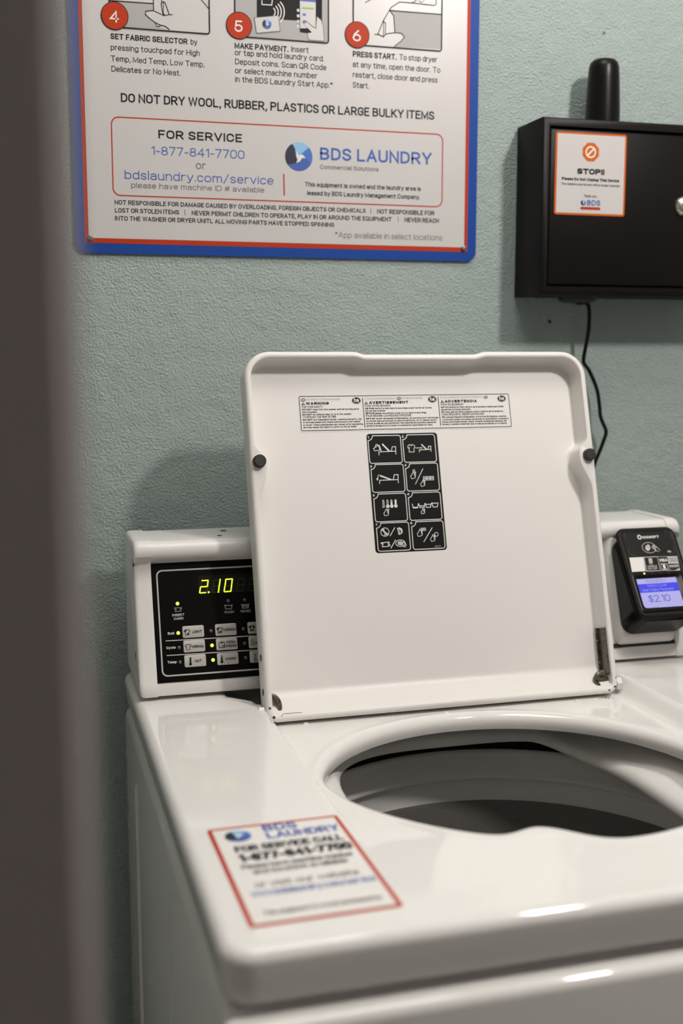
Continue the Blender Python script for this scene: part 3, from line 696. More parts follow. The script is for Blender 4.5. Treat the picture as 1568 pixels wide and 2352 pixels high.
def lw(u, v, nx):
    w_ = .0070
    if abs(nx) > .9: w_ += .0115*(sstep(bv+.019, bv+.004, v) if v > bv else sstep(bv-.040, bv-.004, v))
    return w_
def sag(u, v, ny):
    return -.0031*sstep(.122, .134, u)*(1-sstep(.260, .275, u)) if ny > .9 else 0.0
def lring(fd, h, ramp=0.0):           # ramp: the bottom rim slopes gently into the panel
    rr_ = []
    for u, v, nx, ny in dense:
        d = fd(lw(u, v, nx)); v2 = v-ny*d+sag(u, v, ny); rr_.append(LP.pt(u-nx*d, max(v2, .007+ramp) if ramp else v2, h))
    return rr_
b = MB()
b.rings([lring(lambda w_: .006, -LD-.006), lring(lambda w_: .001, -LD-.005), lring(lambda w_: 0, -LD), lring(lambda w_: 0, -.0045), lring(lambda w_: .0008, -.002), lring(lambda w_: .0025, -.0003), lring(lambda w_: .004, 0),
         lring(lambda w_: w_-.0010, 0), lring(lambda w_: w_-.0002, -.0006), lring(lambda w_: w_, -.0016), lring(lambda w_: w_, -.006, .004), lring(lambda w_: w_, -.013, .010), lring(lambda w_: w_+.0012, -.0195, .016), lring(lambda w_: w_+.0030, -.0226, .020), lring(lambda w_: w_+.005, -LD, .0245), lring(lambda w_: w_+.006, -LD, .026)], M['enamel_lid'], True, True)
lid = b.build('lid', wm, R(40))
for q in ((595, 1060), (1351, 1045)):
    u, v = LP.uv(*q); b = MB(); b.lathe([(.0001, .0062), (.0055, .0062), (.0066, .0052), (.0070, .001), (.0070, -.0002)], LP.pt(u, v), M['rubber'], 28, LP.n)
    tag(b.build('bumper', lid), 'round black rubber bumper')
# hinges
hw = LW-.0072
b = MB()
for u0, u1, h0, h1 in ((hw-.0048, hw-.0003, -.020, -.0185), (hw-.0018, hw-.0003, -.0200, -.004)):
    A, B_ = LP.pt(u0, .022, h0), LP.pt(u1, .083, h1)
    pts = [LP.pt(x, v, h) for v in (.020, .072) for x, h in ((u0, h0), (u1, h0), (u1, h1), (u0, h1))]
    b.add(pts, [[0, 1, 2, 3], [4, 5, 6, 7], [0, 1, 5, 4], [1, 2, 6, 5], [2, 3, 7, 6], [3, 0, 4, 7]], M['hinge'])
arc = [LP.pt(hw-.0085+.0078*math.cos(R(q)), .0145+.0085*math.sin(R(q)), -.007) for q in range(70, 290, 15)]
b.tube(arc, .0032, M['hinge'], 10); b.lathe([(.0001, .002), (.0072, .001), (.0072, -.006)], LP.pt(hw-.0078, .0143, -.010), M['hinge'], 20, LP.n)
for v in (.034, .058): b.lathe([(.0001, .0008), (.0009, .0004), (.0010, 0)], LP.pt(hw-.0035, v, -.0185), M['steel'], 10, LP.n)
tag(b.build('hinge', lid), 'dark oily steel hinge arm')
b = MB(); arc = [LP.pt(.0075+.0085*math.cos(R(q)), .0155+.0115*math.sin(R(q)), -.009) for q in range(-70, 100, 12)]
b.tube(arc, .0026, M['hinge'], 10); b.tube([x+LP.n*(-.006) for x in arc], .0026, M['hinge'], 10); tag(b.build('hinge', lid), 'dark steel hinge curl')
z1, z2 = Zm(540, 1400, .29337), Zm(1200, 1400, .23469)
for c, r_ in (((.0038, .0150), .0012), ((.0075, .0055), .0014), ((LW-.0030, .0165), .0008), ((LW-.0052, .0068), .0012), ((LW-.0125, .0036), .0011)):
    p = Print(LP, None, .0003); p.poly([(c[0]+r_*math.cos(R(t))*random.uniform(.7, 1.25), c[1]+r_*math.sin(R(t))*random.uniform(.7, 1.25)) for t in range(0, 360, 40)], M['chip'], 1)
    tag(p.flat('paint_chip', lid), 'small black chip in the white enamel')
p = Print(LP, z1, .0003); p.line([(360, 838), (372, 822), (385, 815), (520, 806)], .0005, M['chip'], 1); tag(p.flat('scratch', lid), 'thin dark scratch along the rim')

for v, h in ((.066, -.009), (.031, -.009)):
    b = MB(); b.lathe([(.0001, .0008), (.0034, .0005), (.0040, -.0004)], LP.pt(0, v, h), M['hinge'], 14, Vector((-1, 0, 0))); tag(b.build('side_screw', lid), 'dark screw head on the left edge of the lid')
for u, s_ in ((LW+.0035, 1), (-.0035, -1)):
    b = MB(); b.lathe([(.0001, .0035), (.0062, .0035), (.0074, .0022), (.0074, -.0030), (.0001, -.0030)], LP.pt(u, .010, -.010), M['console'], 6, Vector((s_, 0, 0))); tag(b.build('hinge_bolt', lid), 'white hexagonal hinge bolt')

LI = LP.shifted(-LD)
# --- warning sticker on the lid
W1, W2 = Zm(680, 895, .16582), Zm(920, 895, .16582)
wp_ = LI.along(W1(75, 570), W2(1530, 510))
q = Print(wp_, W1)
a, c = wp_.uv(*W1(75, 572)), wp_.uv(*W2(1490, 58)); c = (wp_.uv(*W2(1512, 300))[0], (wp_.uv(*W1(35, 99))[1]+c[1])/2); a = (wp_.uv(*W1(55, 330))[0], a[1])
b = MB(); o2 = q.rr((a[0]-.0018, a[1]-.0018), (c[0]+.0018, c[1]+.0018), .0025)
b.rings([[wp_.pt(u, v, 0) for u, v in o2], [wp_.pt(u, v, .0002) for u, v in o2]], M['paper_s'], False, True)
ws = Plane(wp_.O+wp_.n*.0002, wp_.u, wp_.v)
p = Print(ws, W1); p.v, p.f, p.m, p.mats = b.v, b.f, b.m, b.mats
p.stroke(p.rr(a, c, .0015), .00075, k, 1, True)
p.line([(917, 118), (952, 520)], .0008, k, 1); p.line([(515, 100), (552, 497)], .0008, k, 1, z=W2)
def tw(rows, cap, off, m=k):
    for t, za, a_, zb, b_ in rows: p.text(t, a_, b_, cap, m, off, 1, za, zb)
tw([('DETERGENT IS RECOMMENDED', W1, (137, 150), W1, (610, 145)), ("L'UTILISATION DE DÉTERGENT", W1, (942, 140), W1, (1380, 133)), ('EST RECOMMANDÉE', W2, (10, 132), W2, (300, 127)), ('SE RECOMIENDA EL USO DE DETERGENTE', W2, (545, 122), W2, (1137, 113))], 24, -.012, M['ink_g'])
tw([('WARNING', W1, (135, 212), W1, (452, 207)), ('AVERTISSEMENT', W1, (1010, 200), W2, (105, 192)), ('ADVERTENCIA', W2, (610, 182), W2, (1055, 175))], 38, .045)
tw([('FOR YOUR SAFETY', W1, (80, 257), W1, (370, 250)), ('TO REDUCE THE RISK OF FIRE', W1, (92, 395), W1, (555, 390)), ('POUR VOTRE SÉCURITÉ', W1, (952, 240), W1, (1307, 235)), ("POUR RÉDUIRE LES RISQUES D'INCENDIE", W1, (965, 378), W2, (147, 368)), ('PARA SU SEGURIDAD', W2, (555, 222), W2, (867, 217)), ('PARA REDUCIR EL RIESGO DE INCENDIO', W2, (567, 358), W2, (1155, 350))], 29, .008)
tw([('DO NOT', W1, (82, 290), W1, (213, 288)), ('DO NOT', W1, (86, 360), W1, (218, 357)), ('DO NOT', W1, (93, 432), W1, (225, 430)), ('NE PAS', W1, (955, 275), W1, (1075, 272)), ('NE PAS', W1, (960, 341), W1, (1083, 338)), ('NE PAS', W1, (967, 415), W1, (1088, 412)), ('NO', W2, (557, 257), W2, (603, 255)), ('NO', W2, (562, 322), W2, (607, 320)), ('NO', W2, (570, 393), W2, (617, 391))], 24, .04)
tw([('reach into the washer until all moving parts', W1, (222, 288), W1, (870, 278)), ('have stopped.', W1, (84, 324), W1, (290, 320)), ('let children play on or in the washer.', W1, (230, 357), W1, (772, 347)),
    ('put flammable liquids, cleaning solvents, oils', W1, (237, 428), W1, (907, 418)), ('or articles soiled with these substances in the washer', W1, (95, 466), W1, (893, 452)), ('or dryer. These substances may remain after laundering', W1, (97, 502), W1, (925, 487)), ('and may cause the fabric to catch on fire by itself.', W1, (100, 535), W1, (842, 522)),
    ("mettre la main dans le lave-linge avant l'arrêt de toutes", W1, (1085, 272), W2, (428, 260)), ('les parties mobiles.', W1, (957, 307), W1, (1240, 302)), ('laisser les enfants jouer sur ou dans le lave-linge.', W1, (1093, 338), W2, (362, 328)), ('verser de liquides inflammables, de solvents pour nettoyage', W1, (1100, 412), W2, (522, 397)), ("ou d'huile dans la laveuse ou dans la sécheuse, et n'y placer aucun", W1, (970, 448), W2, (495, 430)), ('article souillé de ces sustances. Ces substances peuvent subsister', W1, (972, 480), W2, (493, 463)), ('après le lavage et provoquer la combustion spontanée du tissu.', W1, (975, 512), W2, (445, 497)),
    ('introduzca su mano dentro de la lavadora hasta que todas', W2, (612, 255), W2, (1420, 242)), ('las partes se hayan detenido.', W2, (560, 288), W2, (970, 282)), ('deje que los niños jueguen sobre o dentro de la lavadora.', W2, (620, 320), W2, (1420, 308)), ('coloque liquidos inflamables, solventes de limpieza, aceites', W2, (627, 391), W2, (1460, 378)), ('o articulos sucios con estas sustancias en la lavadora o secadora.', W2, (573, 426), W2, (1497, 410)), ('Estas sustancias pueden seguir estando presentes después del', W2, (575, 458), W2, (1465, 443)), ('lavado y pueden ocasionar que la tela se encienda por si misma.', W2, (578, 490), W2, (1473, 475))], 23, .022)
for z, x, y, rx in ((W1, 95, 143, .0024), (W1, 1420, 123, .0024), (W2, 1175, 105, .0024), (W1, 832, 150, .0046), (W2, 435, 133, .0046), (W2, 1395, 123, .0046)):
    c = p.P(x, y, z); big = rx > .004
    if big: p.stroke([(c[0]+.0049*math.cos(R(t)), c[1]-.0002+.0036*math.sin(R(t))) for t in range(0, 360, 12)], .0003, M['ink_g'], 1, True)
    p.disc(c, rx, k, 2, 28, rx*.70)
    p.write('he', c[0]-rx*.62, c[1]-rx*.42, rx*1.24, rx*.98, M['white'], .02, 3)
for z, x, y in ((W1, 97, 195), (W1, 970, 183), (W2, 575, 164)):
    p.zpoly([(x-25, y+22), (x+25, y+19), (x-3, y-24)], k, 1, z); p.line([(x-1, y-6), (x, y+6)], .0006, M['white'], 2, z=z); p.disc(p.P(x, y+13, z), .0004, M['white'], 2, 8)
tag(p.flat('warning_sticker', lid), 'long white sticker printed in three languages')

# --- black eight-step instruction sticker
A1, B1 = Zm(830, 985, .13393), Zm(830, 1125, .13393)
ip = LI.along(B1(250, 1085), B1(1470, 1025))
ul = (ip.uv(*A1(72, 130))[0]+ip.uv(*B1(250, 1060))[0])/2; ur = (ip.uv(*A1(1285, 110))[0]+ip.uv(*B1(1472, 1000))[0])/2
vb, vt = (ip.uv(*B1(290, 1088))[1]+ip.uv(*B1(1440, 1028))[1])/2, (ip.uv(*A1(120, 92))[1]+ip.uv(*A1(1240, 60))[1])/2
p = Print(ip, A1); b = MB(); o2 = p.rr((ul, vb), (ur, vt), .0035)
b.rings([[ip.pt(u, v, 0) for u, v in o2], [ip.pt(u, v, .0002) for u, v in o2]], M['sticker_k'], False, True)
ip2 = Plane(ip.O+ip.n*.0002, ip.u, ip.v); p = Print(ip2, A1); p.v, p.f, p.m, p.mats = b.v, b.f, b.m, b.mats
Wt = M['white']; lwd = .00085
for z, a_, b_ in ((A1, (143, 594), (662, 110)), (A1, (737, 576), (1247, 95)), (A1, (192, 1092), (710, 602)), (A1, (785, 1070), (1297, 585)), (B1, (240, 552), (752, 57)), (B1, (833, 526), (1342, 35)), (B1, (287, 1057), (803, 553)), (B1, (890, 1025), (1393, 530))):
    a0, c0 = p.P(*a_, z), p.P(*b_, z); R0 = p.rr(a0, c0, .0026); x0, y1 = a0[0], c0[1]; nr = .0052
    cor = [t for t in R0 if not (t[0] < x0+.003 and t[1] > y1-.003)]
    arc_ = [(x0+nr*math.cos(R(t)), y1+nr*.0+nr*math.sin(R(t))) for t in range(0, -91, -15)]
    i_ = next(j for j, t in enumerate(R0) if t[0] < x0+.003 and t[1] > y1-.003)
    p.stroke(R0[:i_]+arc_+[t for t in R0[i_:] if not (t[0] < x0+.003 and t[1] > y1-.003)], lwd, Wt, 1, True)
for t, z, a_, b_ in (('1', A1, (105, 168), (127, 166)), ('2', A1, (693, 152), (722, 150)), ('3', A1, (147, 667), (180, 664)), ('4', A1, (737, 645), (770, 642)), ('5', B1, (195, 118), (225, 115)), ('6', B1, (785, 93), (820, 90)), ('7', B1, (242, 620), (272, 617)), ('8', B1, (836, 593), (868, 590))):
    p.text(t, a_, b_, 40, Wt, .02, 1, z)
L_ = lambda pts, w_=.0007, z=None, cl=False: p.line(pts, w_, Wt, 1, cl, z)
def washer_pic(x, y, s_, lidang, z=None):       # side view of a washer with open lid
    q = lambda a_, b_: (x+a_*s_, y+b_*s_-a_*s_*.045)
    L_([q(0, 48), q(0, 0), q(285, 0), q(292, 48)], .0008); L_([q(212, 0), q(228, -78), q(285, -78), q(288, 0)], .0008)
    c_, d_ = lidang; L_([q(190, -4), q(c_, d_), q(c_-10, d_+12), q(168, -2)], .0006)
    L_([q(180, -3), q(c_-5, d_+6)], .0010)
washer_pic(298, 396, 1.0, (65, -135)); washer_pic(992, 360, .68, (60, -135)); washer_pic(310, 884, 1.1, (15, -78))
L_([(205, 338), (225, 378), (318, 366), (288, 282), (205, 338)]); L_([(232, 315), (245, 272), (265, 265), (288, 290), (320, 340), (345, 388)]); L_([(288, 282), (305, 285), (335, 370)])
L_([(815, 398), (818, 320), (800, 335), (790, 310), (800, 282), (835, 270), (850, 292), (868, 268), (905, 285), (915, 322), (897, 330), (903, 396)], cl=True)
L_([(935, 328), (1030, 326)]); p.zpoly([(1020, 312), (1045, 325), (1022, 340)], Wt)
L_([(297, 785), (282, 810), (272, 855)]); p.zpoly([(248, 852), (292, 850), (270, 890)], Wt)
def hand(x, y, s_, z=None):
    q = lambda a_, b_: (x+a_*s_, y+b_*s_)
    L_([q(0, 0), q(-40, 90), q(-85, 150), q(-55, 230), q(10, 225), q(70, 195), q(75, 130), q(60, 100), q(85, 20), q(70, 8), q(30, 70), q(0, 0)], .0006, z)
    for a_ in (0, 1, 2): L_([q(40-a_*0, 85+a_*28), q(72, 75+a_*30), q(70, 95+a_*30)], .0005, z)
hand(885, 735, .52); L_([(897+17*math.cos(R(t)), 718+17*math.sin(R(t))) for t in range(0, 360, 30)], .0006, None, True)
L_([(1050, 686), (925, 945)]); hand(1050, 880, .46)
for r_ in (0, 1):
    for c_ in (0, 1, 2): L_([(1058+c_*62, 820+r_*36-c_*1.5), (1108+c_*62, 818+r_*36-c_*1.5), (1112+c_*62, 842+r_*36-c_*1.5), (1062+c_*62, 844+r_*36-c_*1.5)], .0006, None, True)
for i, x in enumerate((372, 442, 510, 580)):
    y = 185-i*3; L_([(x-10, y), (x, y-8), (x+10, y), (x+16, y+85), (x+25, y+100), (x+8, y+122), (x-12, y+110), (x-5, y+88)], .0006, B1, True)
    if i: p.disc(p.P(x+8, y+100, B1), .0020, Wt, 1, 12)
    if i > 1: p.line([(x+8, y+95), (x+3, y+10 if i == 3 else y+45)], .0021, Wt, 1, z=B1)
hand(425, 325, .52, B1)
for i, x in enumerate((868, 980, 1090, 1205)):
    y = 245-i*6; lv = (55, 35, 15, 0)[i]; L_([(x, y), (x+22, y+68), (x+92, y+66), (x+105, y-4)], .0008, B1)
    L_([(x+10, y+lv), (x+25, y+lv+6), (x+40, y+lv-2), (x+55, y+lv+6), (x+70, y+lv-2), (x+88, y+lv+4)], .0008, B1)
hand(1052, 325, .38, B1)
circ = lambda x, y, rx, ry, w_=.0007: L_([(x+rx*math.cos(R(t)), y+ry*math.sin(R(t))) for t in range(0, 360, 15)], w_, B1, True)
circ(400, 725, 70, 72); L_([(345, 685), (455, 770)], .0012, B1); L_([(355, 700), (375, 670), (390, 700), (380, 720)], .0006, B1); L_([(400, 755), (440, 745), (430, 770), (395, 775), (400, 755)], .0006, B1); L_([(380, 705), (400, 730), (390, 745)], .0006, B1)
L_([(568, 650), (490, 790)], .0008, B1); L_([(580, 862), (505, 1000)], .0008, B1); L_([(1208, 652), (1070, 888)], .0008, B1)
L_([(615, 660), (640, 765), (660, 760), (690, 740), (697, 705), (685, 670), (650, 655), (615, 660)], .0008, B1); L_([(640, 665), (658, 755)], .0007, B1); L_([(650, 655), (680, 690), (690, 735)], .0013, B1)
L_([(335, 910), (470, 895), (475, 915), (455, 920), (465, 970), (355, 978), (370, 925), (340, 928)], .0008, B1, True); L_([(475, 940), (490, 960)], .001, B1)
circ(665, 915, 82, 55)
for i in range(4): L_([(610+i*17+22*math.cos(R(t)), 915+(24+i*5)*math.sin(R(t))) for t in range(-55, 56, 22)], .0008, B1)
L_([(690, 905), (715, 890), (750, 915), (765, 950), (745, 980), (715, 970), (690, 935), (715, 920), (690, 905)], .0007, B1)
hand(1000, 672, .55, B1); L_([(1020, 660), (1095, 655), (1102, 695), (1030, 700)], .0006, B1, True); circ(1065, 680, 14, 14, .0005)
hand(1222, 768, .5, B1); circ(1280, 765, 33, 33, .0006)
p.text('205235', (1253, 985), (1362, 977), 28, M['ink_lg'], .0, 1, B1)
tag(p.flat('instruction_sticker', lid), 'black sticker with eight white step pictograms')

# --- service sticker on the washer top
TS = Plane((0, 0, ZT+.0001), (1, 0, 0), (0, 1, 0))
ZT_ = Zm(440, 1850, .33163)
sp_ = TS.along(ZT_(410, 850), ZT_(1490, 695))
a, c = sp_.uv(*ZT_(412, 852)), sp_.uv(*ZT_(985, 72)); c = ((sp_.uv(*ZT_(1490, 690))[0]+c[0])/2, (sp_.uv(*ZT_(95, 172))[1]+c[1])/2); a = ((a[0]+sp_.uv(*ZT_(95, 172))[0])/2, (a[1]+sp_.uv(*ZT_(1490, 695))[1])/2)
b = MB(); q = Print(sp_, ZT_); o2 = q.rr(a, c, .003)
b.rings([[sp_.pt(u, v, 0) for u, v in o2], [sp_.pt(u, v, .0002) for u, v in o2]], M['red'], False, True)
svc = tag(b.build('service_sticker', wm), 'white paper sticker with a red border on the washer top')
s2 = Plane(sp_.O+sp_.n*.0002, sp_.u, sp_.v)
p = Print(s2, ZT_); d_ = .0034; p.poly(p.rr((a[0]+d_, a[1]+d_), (c[0]-d_, c[1]-d_), .001), M['paper_s'], 1); p.flat('sticker_face', svc)
WS, HS = c[0]-a[0], c[1]-a[1]
p = Print(s2, None, .00014)
def tl(t, x0, x1, y, cap, m, off):            # x, y as fractions of the sticker, cap height in metres
    p.write(t, a[0]+x0*WS, a[1]+y*HS, (x1-x0)*WS, cap, m, off, 2)
bds_logo(p, (a[0]+.20*WS, a[1]+.885*HS), .0098, 2)
tl('BDS', .40, .66, .905, .0115, M['blue_t'], .02); tl('LAUNDRY', .40, .95, .815, .0115, M['blue_t'], .02)
tl('FOR SERVICE CALL', .13, .93, .705, .0105, M['ink'], .02); tl('1-877-841-7700', .13, .95, .60, .0125, M['ink'], .03)
tl('Please have machine number', .12, .92, .525, .0075, M['ink_g'], .01); tl('and location available', .18, .85, .465, .0075, M['ink_g'], .01)
tl('or visit our website', .15, .87, .335, .0085, M['ink_g'], .0); tl('www.bdslaundry.com/service', .10, .95, .255, .0085, M['blue_t'], .0)
tl('This equipment is owned and leased by', .12, .90, .085, .006, M['ink_g'], .0)
p.flat('lettering', svc)

# --- console with end caps
def prof(dy=0.0):
    t = math.tan(R(19)); pz = lambda z: 1.169+(z-.9316)*t
    P_ = [(1.1665, .9185), (1.1660, .9215), (1.1685, .9300), (pz(.9316), .9316), (pz(1.0500), 1.0500), (pz(1.0535)-.0005, 1.0535)]
    c_ = (1.2090, 1.0640); r_ = .0105
    P_ += [(c_[0]+r_*math.cos(R(q)), c_[1]+r_*math.sin(R(q))) for q in range(262, 89, -14)]
    P_ += [(1.212, 1.0745), (1.288, 1.0735), (1.293, 1.072), (1.2955, 1.068), (1.2955, .9185)]
    return P_
def capprof():
    t = math.tan(R(19)); pz = lambda z: 1.169+(z-.9316)*t-.0012
    P_ = [(1.1650, .9182), (1.1645, .9215), (1.1668, .9300), (pz(.9316), .9316), (pz(1.03), 1.03), (pz(1.046)-.0005, 1.046), (pz(1.054)-.005, 1.054)]
    c_ = (1.2090, 1.0640); r_ = .0117
    P_ += [(c_[0]+r_*math.cos(R(q)), c_[1]+r_*math.sin(R(q))) for q in range(200, 89, -14)]
    P_ += [(1.212, 1.0757), (1.288, 1.0747), (1.294, 1.073), (1.2965, 1.068), (1.2965, .9182)]
    return P_
CX0, CX1 = .1125, .7555
b = MB(); P_ = prof(); b.rings([[Vector((CX0+.018, y, z)) for y, z in P_], [Vector((CX1-.018, y, z)) for y, z in P_]], M['console'], True, True)
con = b.build('console', wm)
P_ = capprof(); cyz = (1.235, .99)
def shrink(d): 
    out_ = []
    for y, z in P_:
        vx, vz = cyz[0]-y, cyz[1]-z; L = math.hypot(vx, vz); out_.append((y+vx/L*d, z+vz/L*d))
    return out_
for xo, xi in ((CX0, CX0+.0185), (CX1, CX1-.0185)):
    s_ = 1 if xi > xo else -1; b = MB(); rows = []
    for dx, d in ((0, .006), (.0006, .003), (.002, .0012), (.004, .0003), (.006, 0)): rows.append([Vector((xo+s_*dx, y, z)) for y, z in shrink(d)])
    rows.append([Vector((xi, y, z)) for y, z in P_]); b.rings(rows, M['console'], True, True); tag(b.build('console_end_cap', wm), 'white end cap of the console')
for y_, z_ in ((1.204, 1.053), (1.198, .955)):
    b = MB(); b.box((CX0-.0004, y_, z_-.004), (CX0+.001, y_+.0013, z_+.004), M['chip']); b.build('side_slot', con)
ct = Plane((0, 0, 1.0742), (1, 0, 0), (0, 1, 0))
for q, rx, ry in (((.2085, 1.228), .0030, .0040), ((.2185, 1.262), .0036, .004)):
    p = Print(ct, None); p.disc(q, rx, M['chip'], 2, 14, ry); p.flat('screw_hole', con)

# --- control panel
t19 = R(19)
CP0 = Plane((.1309, 1.169, .9316), (1, 0, 0), (0, math.sin(t19), math.cos(t19)))
b = MB()
pv1 = .1255; pu1 = .500
b.add([CP0.pt(u, v, h) for h in (-.001, .0008) for u, v in ((0, 0), (pu1, 0), (pu1, pv1), (0, pv1))], [[0, 1, 2, 3], [4, 5, 6, 7], [0, 1, 5, 4], [1, 2, 6, 5], [2, 3, 7, 6], [3, 0, 4, 7]], M['panel'])
cpan = tag(b.build('control_panel', wm, None), 'black control panel with lit display')
CP = CP0.shifted(.0008)
Q1, Q2 = Zm(340, 1280, .17857), Zm(340, 1420, .17857)
p = Print(CP, Q2)
fl = (CP.uv(*Q1(110, 300))[0]+CP.uv(*Q2(185, 600))[0])/2; fbm = CP.uv(*Q2(220, 745))[1]; ft = CP.uv(*Q1(150, 175))[1]
B_ = M['button']; p.stroke(p.rr((fl, fbm), (pu1-.01, ft), .0055), .0016, B_, 1, True)
p.line([(232, 292), (1420, 222)], .0010, B_, 1); p.line([(245, 480), (1435, 405)], .0010, B_, 1)
p.flat('outline', cpan)
p = Print(CP, Q1)
a, c = CP.uv(*Q1(655, 475)), CP.uv(*Q1(640, 238)); a = ((a[0]+c[0])/2, a[1])
p.poly(p.rr(a, (a[0]+.075, c[1]), .0008), M['display'], 1)
for x, y in ((672, 0), (830, -8), (978, -14), (1140, -24), (1290, -32)):
    for s_ in ([(18, 305), (100, 300)], [(102, 305), (92, 378)], [(90, 385), (80, 460)], [(0, 462), (72, 458)], [(10, 385), (-4, 455)], [(20, 310), (10, 378)], [(14, 382), (84, 378)]):
        p.line([(x+q_[0], y+q_[1]) for q_ in s_], .0011, M['seg_off'], 2)
p.flat('display', cpan)
p = Print(CP, Q1)
for s_ in ([(694, 301), (768, 297)], [(770, 302), (762, 373)], [(682, 381), (746, 377)], [(672, 388), (662, 455)], [(672, 459), (736, 455)],
           [(926, 286), (916, 360)], [(912, 371), (904, 448)],
           [(1002, 284), (1080, 279)], [(1081, 287), (1073, 355)], [(1072, 370), (1063, 436)], [(985, 444), (1056, 438)], [(986, 372), (977, 434)], [(998, 293), (990, 356)]):
    p.line(s_, .0013, M['seg_on'], 4)
p.disc(p.P(778, 450), .0011, M['seg_on'], 4, 12)
tag(p.flat('display_digits', cpan), 'lit yellow-green digits 2.10')
rowsb = [((447, 257), (722, 98)), ((868, 230), (1140, 73)), ((1285, 202), None), ((460, 443), (737, 285)), ((880, 416), (1155, 259)), ((1298, 388), None), ((472, 633), (750, 471)), ((893, 605), (1168, 444)), ((1312, 575), None)]
bw = bh = None; bt = []
for a_, b_ in rowsb:
    A_ = CP.uv(*Q2(*a_))
    if b_: C_ = CP.uv(*Q2(*b_)); bw, bh = (C_[0]-A_[0]), (C_[1]-A_[1])
    bt.append((A_, (A_[0]+.0226, A_[1]+.0125)))
for A_, C_ in bt:
    p = Print(CP, Q2); o1 = p.rr(A_, C_, .0016); o2 = p.rr((A_[0]+.0003, A_[1]+.0003), (C_[0]-.0003, C_[1]-.0003), .0014); b = MB()
    b.rings([[CP.pt(u, v, 0) for u, v in o1], [CP.pt(u, v, .0003) for u, v in o1], [CP.pt(u, v, .0005) for u, v in o2]], B_, False, True); b.build('button', cpan)
for z, x, y, on in ((Q2, 387, 190, 1), (Q2, 808, 163, 0), (Q2, 1225, 137, 0), (Q2, 400, 377, 0), (Q2, 822, 349, 1), (Q2, 1240, 322, 0), (Q2, 412, 565, 0), (Q2, 835, 537, 1), (Q2, 1253, 508, 0), (Q1, 378, 596, 1), (Q1, 1028, 561, 0), (Q1, 1242, 548, 0)):
    u, v = CP.uv(*z(x, y)); b = MB(); rr_ = .0020 if on else .0018; b.lathe([(rr_*.62, .0009), (rr_*.9, .0006), (rr_, 0)], CP.pt(u, v), M['led_on' if on else 'led_off'], 18, CP.n)
    b.lathe([(.0001, .0012), (rr_*.4, .0011), (rr_*.62, .0009)], CP.pt(u, v), M['led_core' if on else 'led_off'], 18, CP.n)
    tag(b.build('indicator_light', cpan), 'lit yellow-green lamp' if on else 'unlit grey lamp')
p = Print(CP, Q2); Wt = M['button']
for t, a_, b_ in (('Soil', (252, 213), (335, 209)), ('Cycle', (235, 397), (355, 392)), ('Temp', (250, 584), (368, 578))): p.text(t, a_, b_, 33, M['white'], .02, 1)
for t, a_, b_ in (('INSERT', (313, 760), (467, 753)), ('CARD', (332, 806), (455, 800)), ('WASH', (980, 722), (1105, 716)), ('RINSE', (1193, 710), (1318, 704))): p.text(t, a_, b_, 31, M['white'] if a_[0] < 400 else M['ink_lg'], .012, 1, Q1)
p.line([(338, 652), (430, 647), (430, 664), (410, 665), (424, 694), (347, 697), (362, 668), (342, 668)], .0005, M['ink_lg'], 1, True, Q1)
p.line([(983, 612), (998, 665), (1072, 662), (1080, 607)], .0006, M['ink_lg'], 1, z=Q1); p.line([(985, 616), (1000, 624), (1012, 616), (1028, 623), (1042, 615), (1058, 622), (1078, 611)], .0006, M['ink_lg'], 1, z=Q1)
p.line([(1200, 602), (1214, 656), (1287, 652), (1295, 598)], .0006, M['ink_lg'], 1, z=Q1); p.line([(1202, 608), (1218, 615), (1230, 606), (1246, 613), (1260, 604), (1276, 611), (1293, 600)], .0006, M['ink_lg'], 1, z=Q1)
for y in (622, 638): p.line([(1215, y), (1232, y-1)], .0006, M['ink_lg'], 1, z=Q1); p.line([(1242, y-1), (1258, y-2)], .0006, M['ink_lg'], 1, z=Q1); p.line([(1266, y-2), (1282, y-3)], .0006, M['ink_lg'], 1, z=Q1)
for t, a_, b_, cp_ in (('LIGHT', (567, 193), (692, 186), 35), ('MEDIUM', (970, 166), (1127, 158), 35), ('HEAVY', (1393, 144), (1515, 138), 34), ('NORMAL', (567, 382), (720, 374), 34), ('PERM', (1005, 327), (1125, 320), 33), ('PRESS', (1000, 375), (1138, 367), 33), ('DELICATE', (1365, 332), (1530, 324), 30), ('HOT', (603, 568), (690, 563), 33), ('WARM', (992, 539), (1127, 532), 33), ('COLD', (1420, 514), (1520, 508), 32), ('<', (1027, 584), (1038, 582), 22)):
    p.text(t, a_, b_, cp_, k, .014, 6)
def shirt(x, y, patch=0):
    P_ = [(20, 66), (20, 24), (8, 30), (0, 14), (12, 2), (30, -4), (40, 6), (50, -6), (70, -4), (80, 10), (72, 26), (62, 20), (64, 62)]
    p.line([(x+a_, y+b_) for a_, b_ in P_], .0005, k, 6, True)
    if patch:
        p.zpoly([(x+2, y+14), (x+14, y+2), (x+34, y), (x+24, y+26)], k, 6); p.zpoly([(x+42, y+44), (x+62, y+42), (x+62, y+62), (x+42, y+63)], k, 6)
    if patch > 1: p.zpoly([(x+20, y+46), (x+34, y+46), (x+36, y+64), (x+20, y+65)], k, 6)
    if patch > 2: p.zpoly([(x+44, y+4), (x+70, y), (x+76, y+16), (x+58, y+26)], k, 6); p.zpoly([(x+22, y+28), (x+40, y+32), (x+36, y+44), (x+22, y+40)], k, 6)
shirt(460, 150, 1); shirt(880, 124, 2); shirt(1292, 100, 3); shirt(474, 340)
